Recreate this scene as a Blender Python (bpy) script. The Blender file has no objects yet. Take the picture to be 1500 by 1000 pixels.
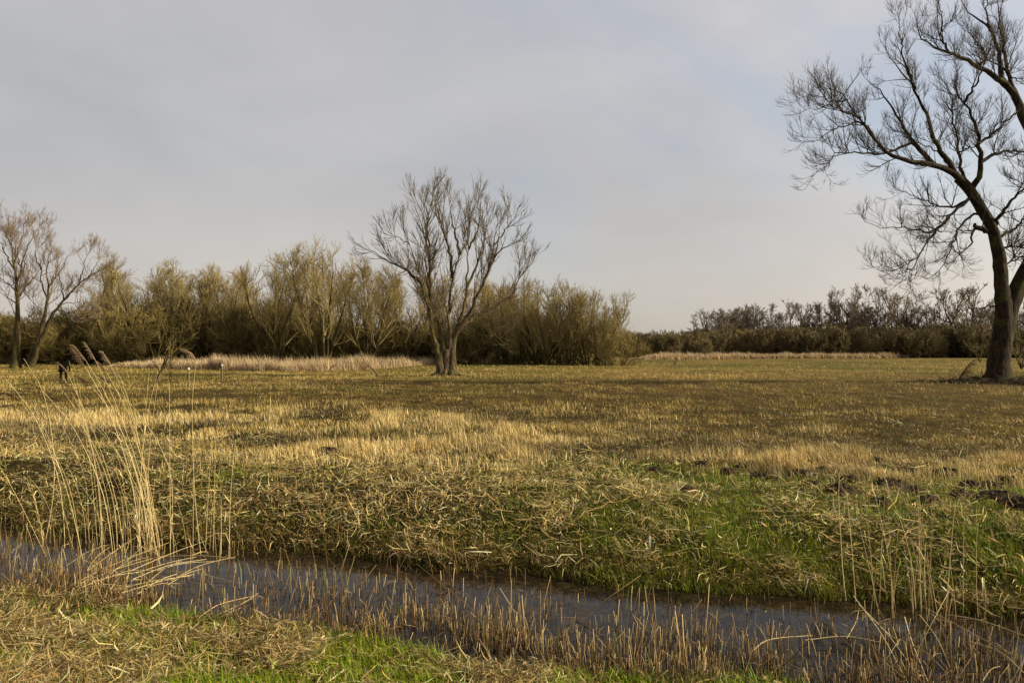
import bpy, math, random
import numpy as np
from mathutils import Vector

rng = np.random.default_rng(11)
random.seed(5)
C = bpy.context.scene.collection
PI = math.pi

# ------------------------------------------------------------------ camera
F = 28 / 36 * 1500          # focal length in pixels of the 1500 px wide photograph
PITCH = math.atan(15 / F)
CAMZ = 2.0


def W(px, py, Y):
    """world point seen at (px, py) at distance Y"""
    a, b = (px - 750) / F, (500 - py) / F
    yy = math.cos(PITCH) - b * math.sin(PITCH)
    zz = math.sin(PITCH) + b * math.cos(PITCH)
    s = Y / yy
    return np.array([a * s, Y, CAMZ + zz * s])


def G(px, py, z=0.0):
    """point of the level z seen at (px, py)"""
    a, b = (px - 750) / F, (500 - py) / F
    yy = math.cos(PITCH) - b * math.sin(PITCH)
    zz = math.sin(PITCH) + b * math.cos(PITCH)
    s = (z - CAMZ) / zz
    return np.array([a * s, yy * s, z])


cam_d = bpy.data.cameras.new('camera')
cam_d.lens = 28
cam_d.sensor_width = 36
cam_d.clip_end = 5000
cam = bpy.data.objects.new('camera', cam_d)
cam.location = (0, 0, CAMZ)
cam.rotation_euler = (PI / 2 + PITCH, 0, 0)
C.objects.link(cam)
bpy.context.scene.camera = cam

# ------------------------------------------------------------------ noise
_T = np.random.default_rng(3).random((256, 256))


def vnoise(x, y):
    xi, yi = np.floor(x).astype(int), np.floor(y).astype(int)
    fx, fy = x - xi, y - yi
    fx, fy = fx * fx * (3 - 2 * fx), fy * fy * (3 - 2 * fy)
    a, b = _T[xi % 256, yi % 256], _T[(xi + 1) % 256, yi % 256]
    c, d = _T[xi % 256, (yi + 1) % 256], _T[(xi + 1) % 256, (yi + 1) % 256]
    return (a * (1 - fx) + b * fx) * (1 - fy) + (c * (1 - fx) + d * fx) * fy


def fbm(x, y, o=4):
    x, y = np.asarray(x, float), np.asarray(y, float)
    s, a, n = 0, 0.5, 0
    for i in range(o):
        s = s + a * vnoise(x + 17.3 * i, y + 9.1 * i)
        n += a
        x, y, a = x * 2.03, y * 2.03, a * 0.5
    return s / n


def sm(a, b, x):
    q = np.clip((np.asarray(x, float) - a) / (b - a), 0, 1)
    return q * q * (3 - 2 * q)


# ------------------------------------------------------------------ terrain
WATER = -0.6
SL = 0.32                    # the ditch runs along y = const - SL * x


def ditch(x, y):
    t = y + SL * x
    wob = (fbm(x * 0.9, y * 0.9 + 40, 3) - 0.5)
    wob2 = (fbm(x * 0.45 + 30, y * 0.45, 3) - 0.5)
    tf = 9.42 + wob * 0.7 + 0.3 * wob2
    tn = 6.74 - 0.03 * x + wob2 * 0.9
    return t, tn, tf


def hgt(x, y):
    x, y = np.asarray(x, float), np.asarray(y, float)
    t, tn, tf = ditch(x, y)
    far = np.clip((t - tf) / 2.9, 0, 1)
    zf = WATER + 0.6 * (1 - (1 - far) ** 2.2)
    near = np.clip((tn - t) / 3.0, 0, 1)
    zn = WATER + 0.025 + 0.2 * near ** 1.2
    u = np.clip((t - tn) / np.maximum(tf - tn, 0.1), 0, 1)
    zd = WATER - 0.3 * np.sin(u * PI)
    z = np.where(t > tf, zf, np.where(t < tn, zn, zd))
    land = np.clip(np.maximum(t - tf, (tn - t) * 0.5) / 0.5, 0, 1)
    z = z + land * (0.10 * (fbm(x * 0.5, y * 0.5) - 0.5) + 0.10 * (fbm(x * 2.2, y * 2.2 + 9, 3) - 0.5))
    z = z + sm(14, 40, y) * 0.25 * (fbm(x * 0.08 + 5, y * 0.08) - 0.5)
    return z


# ------------------------------------------------------------------ mesh assembly
class MB:
    def __init__(s):
        s.v, s.q, s.t, s.c, s.n = [], [], [], [], 0

    def add(s, v, q=None, t=None, c=None):
        v = np.asarray(v, float).reshape(-1, 3)
        s.v.append(v)
        if q is not None and len(q):
            s.q.append(np.asarray(q) + s.n)
        if t is not None and len(t):
            s.t.append(np.asarray(t) + s.n)
        if c is None:
            c = np.ones((len(v), 3))
        s.c.append(np.broadcast_to(np.asarray(c, float), (len(v), 3)))
        s.n += len(v)

    def mesh(s, name, mat, smooth=True, origin=None):
        v = np.concatenate(s.v)
        if origin is not None:
            v = v - np.asarray(origin)
        c = np.concatenate(s.c)
        q = np.concatenate(s.q).reshape(-1, 4) if s.q else np.zeros((0, 4), int)
        t = np.concatenate(s.t).reshape(-1, 3) if s.t else np.zeros((0, 3), int)
        me = bpy.data.meshes.new(name)
        me.vertices.add(len(v))
        me.vertices.foreach_set('co', v.astype(np.float32).ravel())
        me.loops.add(q.size + t.size)
        me.loops.foreach_set('vertex_index', np.concatenate([q.ravel(), t.ravel()]).astype(np.int32))
        me.polygons.add(len(q) + len(t))
        st = np.concatenate([np.arange(len(q)) * 4, q.size + np.arange(len(t)) * 3])
        me.polygons.foreach_set('loop_start', st.astype(np.int32))
        if smooth:
            me.polygons.foreach_set('use_smooth', np.ones(len(q) + len(t), bool))
        me.update(calc_edges=True)
        at = me.color_attributes.new('Col', 'FLOAT_COLOR', 'POINT')
        at.data.foreach_set('color', np.concatenate([c, np.ones((len(c), 1))], 1).astype(np.float32).ravel())
        me.materials.append(mat)
        return me

    def obj(s, name, mat, parent=None, smooth=True, loc=None):
        o = bpy.data.objects.new(name, s.mesh(name, mat, smooth, loc))
        C.objects.link(o)
        if parent is not None:
            o.parent = parent
        elif loc is not None:
            o.location = loc
        return o


def tag(o, label=None, cat=None, group=None, kind=None):
    for k, v in (('label', label), ('category', cat), ('group', group), ('kind', kind)):
        if v:
            o[k] = v
    return o


def empty(name, loc, label, cat, group=None):
    o = bpy.data.objects.new(name, None)
    C.objects.link(o)
    o.empty_display_size = 0.2
    o.location = loc
    return tag(o, label, cat, group)


def unit(a):
    return a / np.maximum(np.linalg.norm(a, axis=-1, keepdims=True), 1e-9)


def tubes(mb, P, R, sides, col=(1, 1, 1), cap=False, rough=0.0):
    """tapered tubes along many polylines P (N,k,3) with radii R (N,k)"""
    P, R = np.asarray(P, float), np.asarray(R, float)
    if len(P) == 0:
        return
    N, k, _ = P.shape
    T = unit(np.gradient(P, axis=1))
    m = np.abs(T.mean(1))
    ref = np.eye(3)[np.argmin(m, 1)][:, None, :]
    U = unit(ref - (ref * T).sum(-1, keepdims=True) * T)
    V = np.cross(T, U)
    an = np.arange(sides) * 2 * PI / sides
    ca, sa = np.cos(an)[None, None, :, None], np.sin(an)[None, None, :, None]
    rad = np.broadcast_to(R[:, :, None, None], (N, k, sides, 1))
    if rough:
        lump = fbm(P[:, :, 2][:, :, None] * 1.3 + 3 * np.cos(an), P[:, :, 0][:, :, None] + 3 * np.sin(an), 4) - 0.5
        rad = rad * (1 + rough * 2 * lump[..., None])
    ring = P[:, :, None, :] + rad * (ca * U[:, :, None, :] + sa * V[:, :, None, :])
    i = np.arange(N)[:, None, None] * k * sides + np.arange(k - 1)[None, :, None] * sides
    j = np.arange(sides)[None, None, :]
    j2 = (j + 1) % sides
    q = np.stack([i + j, i + j2, i + sides + j2, i + sides + j], -1).reshape(-1, 4)
    tr = None
    if cap:
        b = np.arange(N)[:, None] * k * sides + (k - 1) * sides
        tr = np.stack([np.broadcast_to(b, (N, sides - 2)), b + np.arange(1, sides - 1)[None], b + np.arange(2, sides)[None]], -1).reshape(-1, 3)
    c = np.asarray(col, float)
    if c.ndim == 2:
        c = np.repeat(c, k * sides, 0)
    mb.add(ring.reshape(-1, 3), q, tr, c)


def blades(mb, p, az, lean, L, w, bend, col, face=None):
    """curved two-piece blades; az = heading of the lean, lean = angle from upright"""
    N = len(p)
    d = np.stack([np.cos(az), np.sin(az), np.zeros(N)], 1)
    if face is None:
        face = az + PI / 2 + rng.normal(0, 0.7, N)
    s = np.stack([np.cos(face), np.sin(face), rng.normal(0, 0.25, N)], 1)
    up = np.array([0, 0, 1.0])
    d0 = d * np.sin(lean)[:, None] + up * np.cos(lean)[:, None]
    l2 = lean + bend
    d1 = d * np.sin(l2)[:, None] + up * np.cos(l2)[:, None]
    m = p + d0 * (L * 0.55)[:, None]
    e = m + d1 * (L * 0.45)[:, None]
    hw = s * (w / 2)[:, None]
    v = np.stack([p - hw * 0.8, p + hw * 0.8, m + hw, m - hw, e], 1).reshape(-1, 3)
    b = np.arange(N)[:, None] * 5
    q = b + np.array([[0, 1, 2, 3]])
    t = b + np.array([[3, 2, 4]])
    mb.add(v, q, t, np.repeat(col, 5, 0))


def pick(cols, n, sd=0.16, wts=None):
    """n colours drawn from a small palette, each with its own lightness"""
    cols = np.asarray(cols, float)
    i = rng.choice(len(cols), n, p=wts)
    return np.clip(cols[i] * np.exp(rng.normal(0, sd, (n, 1))) * np.exp(rng.normal(0, 0.06, (n, 3))), 0.002, 0.9)


# ------------------------------------------------------------------ materials
def mat(name):
    m = bpy.data.materials.new(name)
    m.use_nodes = True
    nt = m.node_tree
    return m, nt, nt.nodes['Principled BSDF'], nt.nodes['Material Output']


def N_(nt, t, **kw):
    n = nt.nodes.new(t)
    for k, v in kw.items():
        if k in n.inputs.keys():
            n.inputs[k].default_value = v
        else:
            setattr(n, k, v)
    return n


def ramp(nt, stops):
    r = nt.nodes.new('ShaderNodeValToRGB')
    e = r.color_ramp.elements
    while len(e) < len(stops):
        e.new(0.5)
    for x, (p, c) in zip(e, stops):
        x.position, x.color = p, (*c, 1)
    return r


def leaf_mat(name, trans=0.35, rough=0.6, spec=0.25):
    m, nt, b, out = mat(name)
    a = N_(nt, 'ShaderNodeAttribute', attribute_name='Col')
    b.inputs['Roughness'].default_value = rough
    b.inputs['Specular IOR Level'].default_value = spec
    nt.links.new(a.outputs['Color'], b.inputs['Base Color'])
    if trans:
        tr = N_(nt, 'ShaderNodeBsdfTranslucent')
        mx = N_(nt, 'ShaderNodeMixShader')
        mx.inputs[0].default_value = trans
        nt.links.new(a.outputs['Color'], tr.inputs['Color'])
        nt.links.new(b.outputs[0], mx.inputs[1])
        nt.links.new(tr.outputs[0], mx.inputs[2])
        nt.links.new(mx.outputs[0], out.inputs['Surface'])
    return m


def bark_mat(name, dark, light, moss=None, scale=3.0, mossamt=0.5, bump=0.6):
    m, nt, b, out = mat(name)
    tc = N_(nt, 'ShaderNodeTexCoord')
    mp = N_(nt, 'ShaderNodeMapping')
    mp.inputs['Scale'].default_value = (scale, scale, scale * 0.22)
    nt.links.new(tc.outputs['Object'], mp.inputs[0])
    n1 = N_(nt, 'ShaderNodeTexNoise', Scale=2.2, Detail=7.0, Roughness=0.65)
    nt.links.new(mp.outputs[0], n1.inputs['Vector'])
    r = ramp(nt, [(0.40, dark), (0.62, light)])
    nt.links.new(n1.outputs[0], r.inputs[0])
    src = r.outputs[0]
    if moss:
        n2 = N_(nt, 'ShaderNodeTexNoise', Scale=0.9, Detail=5.0)
        nt.links.new(tc.outputs['Object'], n2.inputs['Vector'])
        r2 = ramp(nt, [(0.62 - 0.2 * mossamt, (0, 0, 0)), (0.75 - 0.2 * mossamt, (1, 1, 1))])
        nt.links.new(n2.outputs[0], r2.inputs[0])
        mx = N_(nt, 'ShaderNodeMix', data_type='RGBA')
        mx.inputs[7].default_value = (*moss, 1)
        nt.links.new(r2.outputs[0], mx.inputs[0])
        nt.links.new(src, mx.inputs[6])
        src = mx.outputs[2]
    nt.links.new(src, b.inputs['Base Color'])
    b.inputs['Roughness'].default_value = 0.85
    b.inputs['Specular IOR Level'].default_value = 0.2
    bp = N_(nt, 'ShaderNodeBump', Strength=bump, Distance=0.12)
    nt.links.new(n1.outputs[0], bp.inputs['Height'])
    nt.links.new(bp.outputs[0], b.inputs['Normal'])
    return m


def twig_mat(name, a, c):
    """thin twigs; every tree gets its own shade between a and c"""
    m, nt, b, out = mat(name)
    oi = N_(nt, 'ShaderNodeObjectInfo')
    at = N_(nt, 'ShaderNodeAttribute', attribute_name='Col')
    r = ramp(nt, [(0, a), (1, c)])
    nt.links.new(oi.outputs['Random'], r.inputs[0])
    mx = N_(nt, 'ShaderNodeMix', data_type='RGBA', blend_type='MULTIPLY')
    mx.inputs[0].default_value = 1
    nt.links.new(r.outputs[0], mx.inputs[6])
    nt.links.new(at.outputs['Color'], mx.inputs[7])
    nt.links.new(mx.outputs[2], b.inputs['Base Color'])
    b.inputs['Roughness'].default_value = 0.75
    b.inputs['Specular IOR Level'].default_value = 0.2
    return m


M_GRASS = leaf_mat('green grass blades', 0.3)
M_STRAW = leaf_mat('dry straw', 0.15)
M_REED = leaf_mat('reed stalks', 0.1, 0.5, 0.3)
M_PLUME = leaf_mat('reed seed heads', 0.3, 0.8, 0.1)
M_BARK_C = bark_mat('grey brown bark', (0.03, 0.022, 0.011), (0.17, 0.125, 0.07), (0.085, 0.075, 0.016), 3.0, 0.45)
M_BARK_R = bark_mat('dark rough bark', (0.008, 0.005, 0.0025), (0.05, 0.032, 0.015), (0.055, 0.055, 0.009), 3.2, 0.42, 1.0)
M_BARK_W = bark_mat('olive willow bark', (0.025, 0.018, 0.008), (0.09, 0.068, 0.03), (0.09, 0.08, 0.02), 2.0, 0.5)
M_BARK_F = bark_mat('dark alder bark', (0.03, 0.024, 0.018), (0.09, 0.075, 0.055), None, 2.0)
M_TW_C = twig_mat('ash twigs', (0.115, 0.085, 0.05), (0.13, 0.096, 0.055))
M_TW_R = twig_mat('poplar twigs', (0.05, 0.036, 0.02), (0.055, 0.04, 0.022))
M_TW_L = twig_mat('reddish twigs', (0.22, 0.155, 0.10), (0.25, 0.18, 0.11))
M_TW_W = twig_mat('yellow olive willow twigs', (0.26, 0.205, 0.085), (0.33, 0.255, 0.115))
M_TW_S = twig_mat('brown scrub twigs', (0.17, 0.13, 0.045), (0.27, 0.21, 0.075))
M_TW_F = twig_mat('far dark twigs', (0.13, 0.10, 0.072), (0.18, 0.135, 0.09))
M_TW_H = twig_mat('far dark scrub twigs', (0.12, 0.095, 0.042), (0.19, 0.145, 0.068))


def ground_material():
    m, nt, b, out = mat('meadow soil and moss')
    at = N_(nt, 'ShaderNodeAttribute', attribute_name='Col')
    tc = N_(nt, 'ShaderNodeTexCoord')
    n1 = N_(nt, 'ShaderNodeTexNoise', Scale=7.0, Detail=8.0, Roughness=0.7)
    nt.links.new(tc.outputs['Object'], n1.inputs['Vector'])
    r = ramp(nt, [(0.3, (0.45, 0.42, 0.4)), (0.7, (1.5, 1.5, 1.5))])
    nt.links.new(n1.outputs[0], r.inputs[0])
    mpp = N_(nt, 'ShaderNodeMapping')
    mpp.inputs['Scale'].default_value = (1.2, 0.4, 1.0)
    nt.links.new(tc.outputs['Object'], mpp.inputs[0])
    n3 = N_(nt, 'ShaderNodeTexNoise', Scale=1.0, Detail=6.0, Roughness=0.65)
    nt.links.new(mpp.outputs[0], n3.inputs['Vector'])
    r3 = ramp(nt, [(0.38, (0.5, 0.47, 0.42)), (0.64, (1.35, 1.33, 1.3))])
    nt.links.new(n3.outputs[0], r3.inputs[0])
    m3 = N_(nt, 'ShaderNodeMix', data_type='RGBA', blend_type='MULTIPLY')
    m3.inputs[0].default_value = 1
    nt.links.new(at.outputs['Color'], m3.inputs[6])
    nt.links.new(r3.outputs[0], m3.inputs[7])
    mx = N_(nt, 'ShaderNodeMix', data_type='RGBA', blend_type='MULTIPLY')
    mx.inputs[0].default_value = 1
    nt.links.new(m3.outputs[2], mx.inputs[6])
    nt.links.new(r.outputs[0], mx.inputs[7])
    nt.links.new(mx.outputs[2], b.inputs['Base Color'])
    b.inputs['Roughness'].default_value = 0.95
    b.inputs['Specular IOR Level'].default_value = 0.1
    bp = N_(nt, 'ShaderNodeBump', Strength=0.8, Distance=0.05)
    nt.links.new(n1.outputs[0], bp.inputs['Height'])
    nt.links.new(bp.outputs[0], b.inputs['Normal'])
    return m


def water_material():
    m, nt, b, out = mat('still peaty ditch water')
    tc = N_(nt, 'ShaderNodeTexCoord')
    n0 = N_(nt, 'ShaderNodeTexNoise', Scale=5.0, Detail=6.0, Roughness=0.75, Distortion=1.6)
    nt.links.new(tc.outputs['Object'], n0.inputs['Vector'])
    r = ramp(nt, [(0.47, (0.010, 0.008, 0.006)), (0.62, (0.045, 0.03, 0.016)), (0.72, (0.09, 0.06, 0.03))])
    nt.links.new(n0.outputs[0], r.inputs[0])
    nt.links.new(r.outputs[0], b.inputs['Base Color'])
    b.inputs['Roughness'].default_value = 0.03
    b.inputs['IOR'].default_value = 1.15
    n1 = N_(nt, 'ShaderNodeTexNoise', Scale=9.0, Detail=2.0)
    nt.links.new(tc.outputs['Object'], n1.inputs['Vector'])
    bp = N_(nt, 'ShaderNodeBump', Strength=0.010, Distance=0.02)
    nt.links.new(n1.outputs[0], bp.inputs['Height'])
    nt.links.new(bp.outputs[0], b.inputs['Normal'])
    return m


def plain(name, col, col2, scale, rough=0.8):
    m, nt, b, out = mat(name)
    tc = N_(nt, 'ShaderNodeTexCoord')
    n = N_(nt, 'ShaderNodeTexNoise', Scale=scale, Detail=6.0)
    nt.links.new(tc.outputs['Object'], n.inputs['Vector'])
    r = ramp(nt, [(0.35, col), (0.68, col2)])
    nt.links.new(n.outputs[0], r.inputs[0])
    nt.links.new(r.outputs[0], b.inputs['Base Color'])
    bp = N_(nt, 'ShaderNodeBump', Strength=0.5, Distance=0.02)
    nt.links.new(n.outputs[0], bp.inputs['Height'])
    nt.links.new(bp.outputs[0], b.inputs['Normal'])
    b.inputs['Roughness'].default_value = rough
    b.inputs['Specular IOR Level'].default_value = 0.2
    return m


# ------------------------------------------------------------------ vegetation zones of the meadow
def zones(x, y):
    """green grass, lying litter, upright stubble, brown moss: 0..1 each"""
    t, tn, tf = ditch(x, y)
    n1 = fbm(x * 0.22 + 3, y * 0.22, 4)
    n2 = fbm(x * 0.9 + 8, y * 0.9, 4)
    n3 = fbm(x * 0.07 + 1, y * 0.10 + 4, 4)
    nb = t < tn
    sx = sm(-1.2, 2.2, x + (n1 - 0.5) * 6)
    bank = sm(16.5, 13.0, t + (n1 - 0.5) * 6) * (~nb)
    leftpatch = np.exp(-((x + 4.6) / 2.0) ** 2 - ((y - 13.6) / 1.1) ** 2)
    hi = sm(0.40, 0.66, n2)
    g_bank = np.clip(0.16 + 0.95 * sx * (0.45 + 0.55 * hi) + 0.85 * leftpatch * hi, 0, 1)
    g_bank = np.where(t < tf + 0.9, np.maximum(g_bank, 0.40), g_bank)
    field_green = sm(0.46, 0.62, n3 + 0.06 * (n2 - 0.5)) * 0.65 + 0.3 * sm(70, 130, y)
    moss = sm(14, 24, y + (x - 1) * 0.9 + (n1 - 0.5) * 16 - 4) * sm(66, 44, y + (n1 - 0.5) * 30) * sm(-22, 2, x - (y - 34) * 0.25 + (n1 - 0.5) * 30)
    moss = np.maximum(moss * (0.45 + 0.55 * sm(0.35, 0.6, n2)), 0.75 * sm(0.46, 0.58, fbm(x * 0.06 + 7, y * 0.13, 4)) * sm(22, 34, y) * sm(75, 50, y)) * 0.9
    g = np.where(nb, 0.22 + 0.6 * sm(0.40, 0.62, n2), bank * g_bank + (1 - bank) * np.clip(0.10 + field_green * sm(24, 55, y), 0, 1))
    lit = np.where(nb, 0.60 * sm(0.60, 0.38, n2) + 0.22, bank * np.clip(1.1 - 0.62 * sx - 0.45 * sx * hi - 0.6 * leftpatch, 0.16, 1))
    stub = np.where(nb, 0.1, (1 - bank))
    return g, np.clip(lit, 0, 1), np.clip(stub, 0, 1), np.clip(moss, 0, 1) * (~nb)


# ground sheet: rows get wider apart with distance
ys = np.concatenate([np.linspace(-12, 3.5, 16), np.arange(3.7, 17, 0.09), 17 * np.exp(np.linspace(0, math.log(1600 / 17), 190))])
us = np.linspace(-1, 1, 420)
us = np.sign(us) * (0.75 * np.abs(us) + 0.25 * np.abs(us) ** 3)
YY, UU = np.meshgrid(ys, us, indexing='ij')
XX = UU * (16 + 1.15 * np.maximum(YY, 0))
ZZ = hgt(XX, YY)
ZZ = np.where(YY < 3.7, np.minimum(ZZ, -0.3), ZZ)
g, lit, stub, moss = zones(XX, YY)
nn = fbm(XX * 1.3, YY * 1.3)[..., None]
soil = np.array([0.024, 0.016, 0.005])
gcol = np.array([0.055, 0.065, 0.008])
scol = np.array([0.22, 0.155, 0.042])
mcol = np.array([0.085, 0.055, 0.009])
far = sm(22, 85, YY)[..., None]
col = soil * (1 - far) + far * (scol * (0.75 + 0.5 * nn))
col = col * (1 - g[..., None] * 0.75) + gcol * g[..., None] * 0.75
col = col * (1 - moss[..., None] * 0.85) + mcol * moss[..., None] * 0.85
tt, tn_, tf_ = ditch(XX, YY)
wet = sm(0.35, 0.0, np.maximum(tt - tf_, tn_ - tt))[..., None]
col = col * (1 - 0.7 * wet) + np.array([0.022, 0.013, 0.006]) * 0.7 * wet
mb = MB()
r, c = YY.shape
idx = np.arange(r * c).reshape(r, c)
quad = np.stack([idx[:-1, :-1], idx[:-1, 1:], idx[1:, 1:], idx[1:, :-1]], -1).reshape(-1, 4)
mb.add(np.stack([XX, YY, ZZ], -1), quad, None, col.reshape(-1, 3))
tag(mb.obj('ground', ground_material()), kind='structure')

# water in the ditch
mb = MB()
xs = np.linspace(-34, 34, 60)
v = np.array([[x, t0 - SL * x, WATER] for x in xs for t0 in (5.4, 7.9, 10.3)])
quad = [[3 * i + j, 3 * i + 3 + j, 3 * i + 4 + j, 3 * i + 1 + j] for i in range(59) for j in (0, 1)]
mb.add(v, quad)
tag(mb.obj('water', water_material()), kind='structure')


# ------------------------------------------------------------------ grass, stubble and litter
def screen_points(n, y0, y1, wide=0.74):
    Y = 1 / rng.uniform(1 / y1, 1 / y0, n)
    X = rng.uniform(-1, 1, n) * (wide * Y + 1.6)
    return X, Y


GREENS = [(0.165, 0.265, 0.004), (0.25, 0.34, 0.007), (0.31, 0.31, 0.018), (0.065, 0.11, 0.003)]
STRAWS = [(0.57, 0.445, 0.215), (0.44, 0.33, 0.14), (0.30, 0.21, 0.068), (0.70, 0.57, 0.33), (0.11, 0.074, 0.02)]
LITTER = [(0.66, 0.49, 0.225), (0.50, 0.355, 0.135), (0.31, 0.20, 0.06), (0.80, 0.635, 0.35), (0.09, 0.054, 0.014)]
DULLS = [(0.30, 0.21, 0.055), (0.17, 0.115, 0.02), (0.42, 0.31, 0.125), (0.09, 0.066, 0.01), (0.17, 0.15, 0.018)]


def on_land(X, Y, margin=0.02):
    t, tn, tf = ditch(X, Y)
    return (t > tf + margin) | (t < tn - margin)


MH = [(480, 664, .30), (537, 658, .28), (428, 658, .16), (497, 657, .14), (733, 667, .17), (224, 687, .18), (1085, 686, .14), (1175, 698, .27), (1306, 713, .30),
      (1391, 697, .30), (1232, 720, .26), (1466, 733, .34), (1497, 742, .3), (1222, 668, .18), (1030, 683, .16), (1066, 694, .16), (1100, 682, .12), (1183, 679, .15), (1365, 684, .16), (1006, 721, .17),
      (1130, 705, .12), (1205, 690, .13), (1270, 700, .13), (1340, 722, .18), (1420, 712, .16), (1440, 690, .14), (1285, 676, .12), (1150, 672, .11), (1475, 705, .16), (960, 690, .12),
      (1245, 705, .17), (1190, 712, .14), (1330, 692, .18), (1410, 728, .2), (1360, 735, .16), (1290, 738, .15), (1450, 715, .2), (1110, 700, .15)]
MHP = []
for px, py, rad in MH:
    q = G(px, py)
    for _ in range(6):
        q = G(px, py, float(hgt(q[0], q[1])))
    MHP.append(q)


def off_hills(X, Y):
    ok = np.ones(len(X), bool)
    for q, (_, _, rad) in zip(MHP, MH):
        ok &= ((X - q[0]) ** 2 + (Y - q[1]) ** 2) > (rad * 0.95) ** 2
    return ok


# green grass
X, Y = screen_points(640_000, 4.4, 150)
g, lit, stub, moss = zones(X, Y)
keep = off_hills(X, Y) & on_land(X, Y, -0.05) & (rng.random(len(X)) < np.clip(g * 1.1 - 0.04, 0.03, 1)) & (rng.random(len(X)) > moss * 0.55)
X, Y = X[keep], Y[keep]
n = len(X)
clump = fbm(X * 2.1 + 5, Y * 2.1, 3)
L = np.clip(rng.gamma(7, 0.013, n) * (0.55 + 1.0 * clump), 0.03, 0.26) * (1 + 0.25 * sm(20, 60, Y))
L = L * (1 - 0.35 * sm(14, 24, Y) * sm(60, 30, Y)) * (1 - 0.28 * sm(8, 9.5, Y) * sm(18, 14, Y))
az = 2.8 + rng.normal(0, 1.2, n) + 5 * (fbm(X * 0.8, Y * 0.8, 2) - 0.5)
w = rng.uniform(0.003, 0.0065, n) * np.maximum(1, Y / 11)
mb = MB()
gc = pick(GREENS, n, 0.22)
yel = (sm(20, 60, Y) * 0.6)[:, None]
gc = gc * (1 - yel) + yel * np.array([0.20, 0.18, 0.045]) * np.exp(rng.normal(0, 0.2, (n, 1)))
blades(mb, np.stack([X, Y, hgt(X, Y) - 0.012], 1), az, np.abs(rng.normal(0.35, 0.28, n)), L, w, np.abs(rng.normal(0.55, 0.35, n)), gc)
tag(mb.obj('grass', M_GRASS), 'short green grass growing in patches over the meadow and both ditch banks', 'grass', kind='stuff')

# upright stubble and dead grass
X, Y = screen_points(820_000, 9, 190)
g, lit, stub, moss = zones(X, Y)
p = np.clip(stub * (1 - 0.55 * moss) * (1 - 0.55 * g) + 0.10 * stub + 0.012, 0, 1)
p = p * (0.30 + 0.95 * sm(0.36, 0.60, fbm(X * 1.1 + 31, Y * 0.42, 4)))
keep = off_hills(X, Y) & on_land(X, Y, 0.25) & (rng.random(len(X)) < p)
X, Y, moss = X[keep], Y[keep], moss[keep]
n = len(X)
clump = fbm(X * 1.1 + 50, Y * 1.1, 4)
L = rng.uniform(0.07, 0.19, n) * (0.35 + 1.35 * sm(0.3, 0.7, clump)) * (1 - 0.35 * moss)
tall = rng.random(n) < 0.012
L = np.where(tall, L * 1.9, L)
w = rng.uniform(0.004, 0.008, n) * np.maximum(1, Y / 13)
cs = pick(STRAWS, n, 0.2, [0.3, 0.28, 0.2, 0.1, 0.12])
cd = pick(DULLS, n, 0.2)
dm = np.clip(moss * 1.1 + 0.25 * (rng.random(n) < 0.3), 0, 1)[:, None]
dull = (rng.random((n, 1)) < dm)
cs = np.where(dull, cd, cs)
tone = fbm(X * 0.5 + 90, Y * 0.5, 5)
patch = sm(0.48, 0.64, fbm(X * 0.33 + 12, Y * 0.38, 5))
L = L * (1 - 0.45 * patch) * (0.7 + 0.6 * sm(0.4, 0.6, tone))
cs = np.where(rng.random((n, 1)) < 0.75 * patch[:, None], pick(DULLS, n, 0.2), cs)
cs = cs * (0.50 + 0.9 * sm(0.34, 0.64, tone))[:, None]
fz = sm(16, 50, Y)[:, None] * 0.8
mean_c = np.array([0.33, 0.235, 0.075]) * (0.6 + 0.8 * sm(0.35, 0.65, fbm(X * 0.07, Y * 0.11 + 3, 4)))[:, None]
cs = cs * (1 - fz) + mean_c * fz
mb = MB()
blades(mb, np.stack([X, Y, hgt(X, Y) - 0.012], 1), 2.9 + rng.normal(0, 1.3, n), np.abs(rng.normal(0.12, 0.28, n)), L, w, np.abs(rng.normal(0.15, 0.3, n)), cs)
tag(mb.obj('dry_grass', M_STRAW), 'cut tan stubble and dead grass standing across the open meadow', 'dry grass', kind='stuff')

# lying cut reed litter
X, Y = screen_points(640_000, 4.4, 40)
g, lit, stub, moss = zones(X, Y)
cl = fbm(X * 1.7 + 70, Y * 1.7, 3)
keep = off_hills(X, Y) & on_land(X, Y, 0.05) & (rng.random(len(X)) < np.clip(sm(34, 18, Y) * lit * (0.40 + 1.2 * sm(0.36, 0.6, cl)) + (0.05 + 0.10 * stub) * sm(30, 15, Y), 0, 1) * 0.85)
X, Y, lit, cl = X[keep], Y[keep], lit[keep], cl[keep]
n = len(X)
L = np.clip(rng.gamma(1.5, 0.085, n), 0.03, 0.8)
w = rng.gamma(3, 0.0022, n).clip(0.002, 0.016) * np.maximum(1, Y / 13)
big = rng.random(n) < 0.05
w = np.where(big, w * 1.7, w)
L = np.where(big, L * 1.5, L)
L = np.where(Y + SL * X < 7.2, np.minimum(L * 0.75, 0.28), L)
az = 0.8 * rng.normal(0, 1, n) + 9 * (fbm(X * 0.6 + 20, Y * 0.6, 2) - 0.5) + rng.choice([0, PI, 1.2], n)
lean = np.clip(rng.normal(1.38, 0.26, n), 0.3, 1.75)
up = np.abs(rng.normal(0, 0.04, n)) + 0.09 * lit * sm(0.4, 0.7, cl) * rng.random(n)
mb = MB()
lean = np.where((big | (L > 0.25)) & (lean < 1.25), 1.45, lean)
cc = pick(LITTER, n, 0.30, [0.28, 0.22, 0.19, 0.13, 0.18])
cc = np.clip(cc * np.where(Y + SL * X < 7.3, 0.76, 1.14)[:, None], 0, 0.85)
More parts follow.
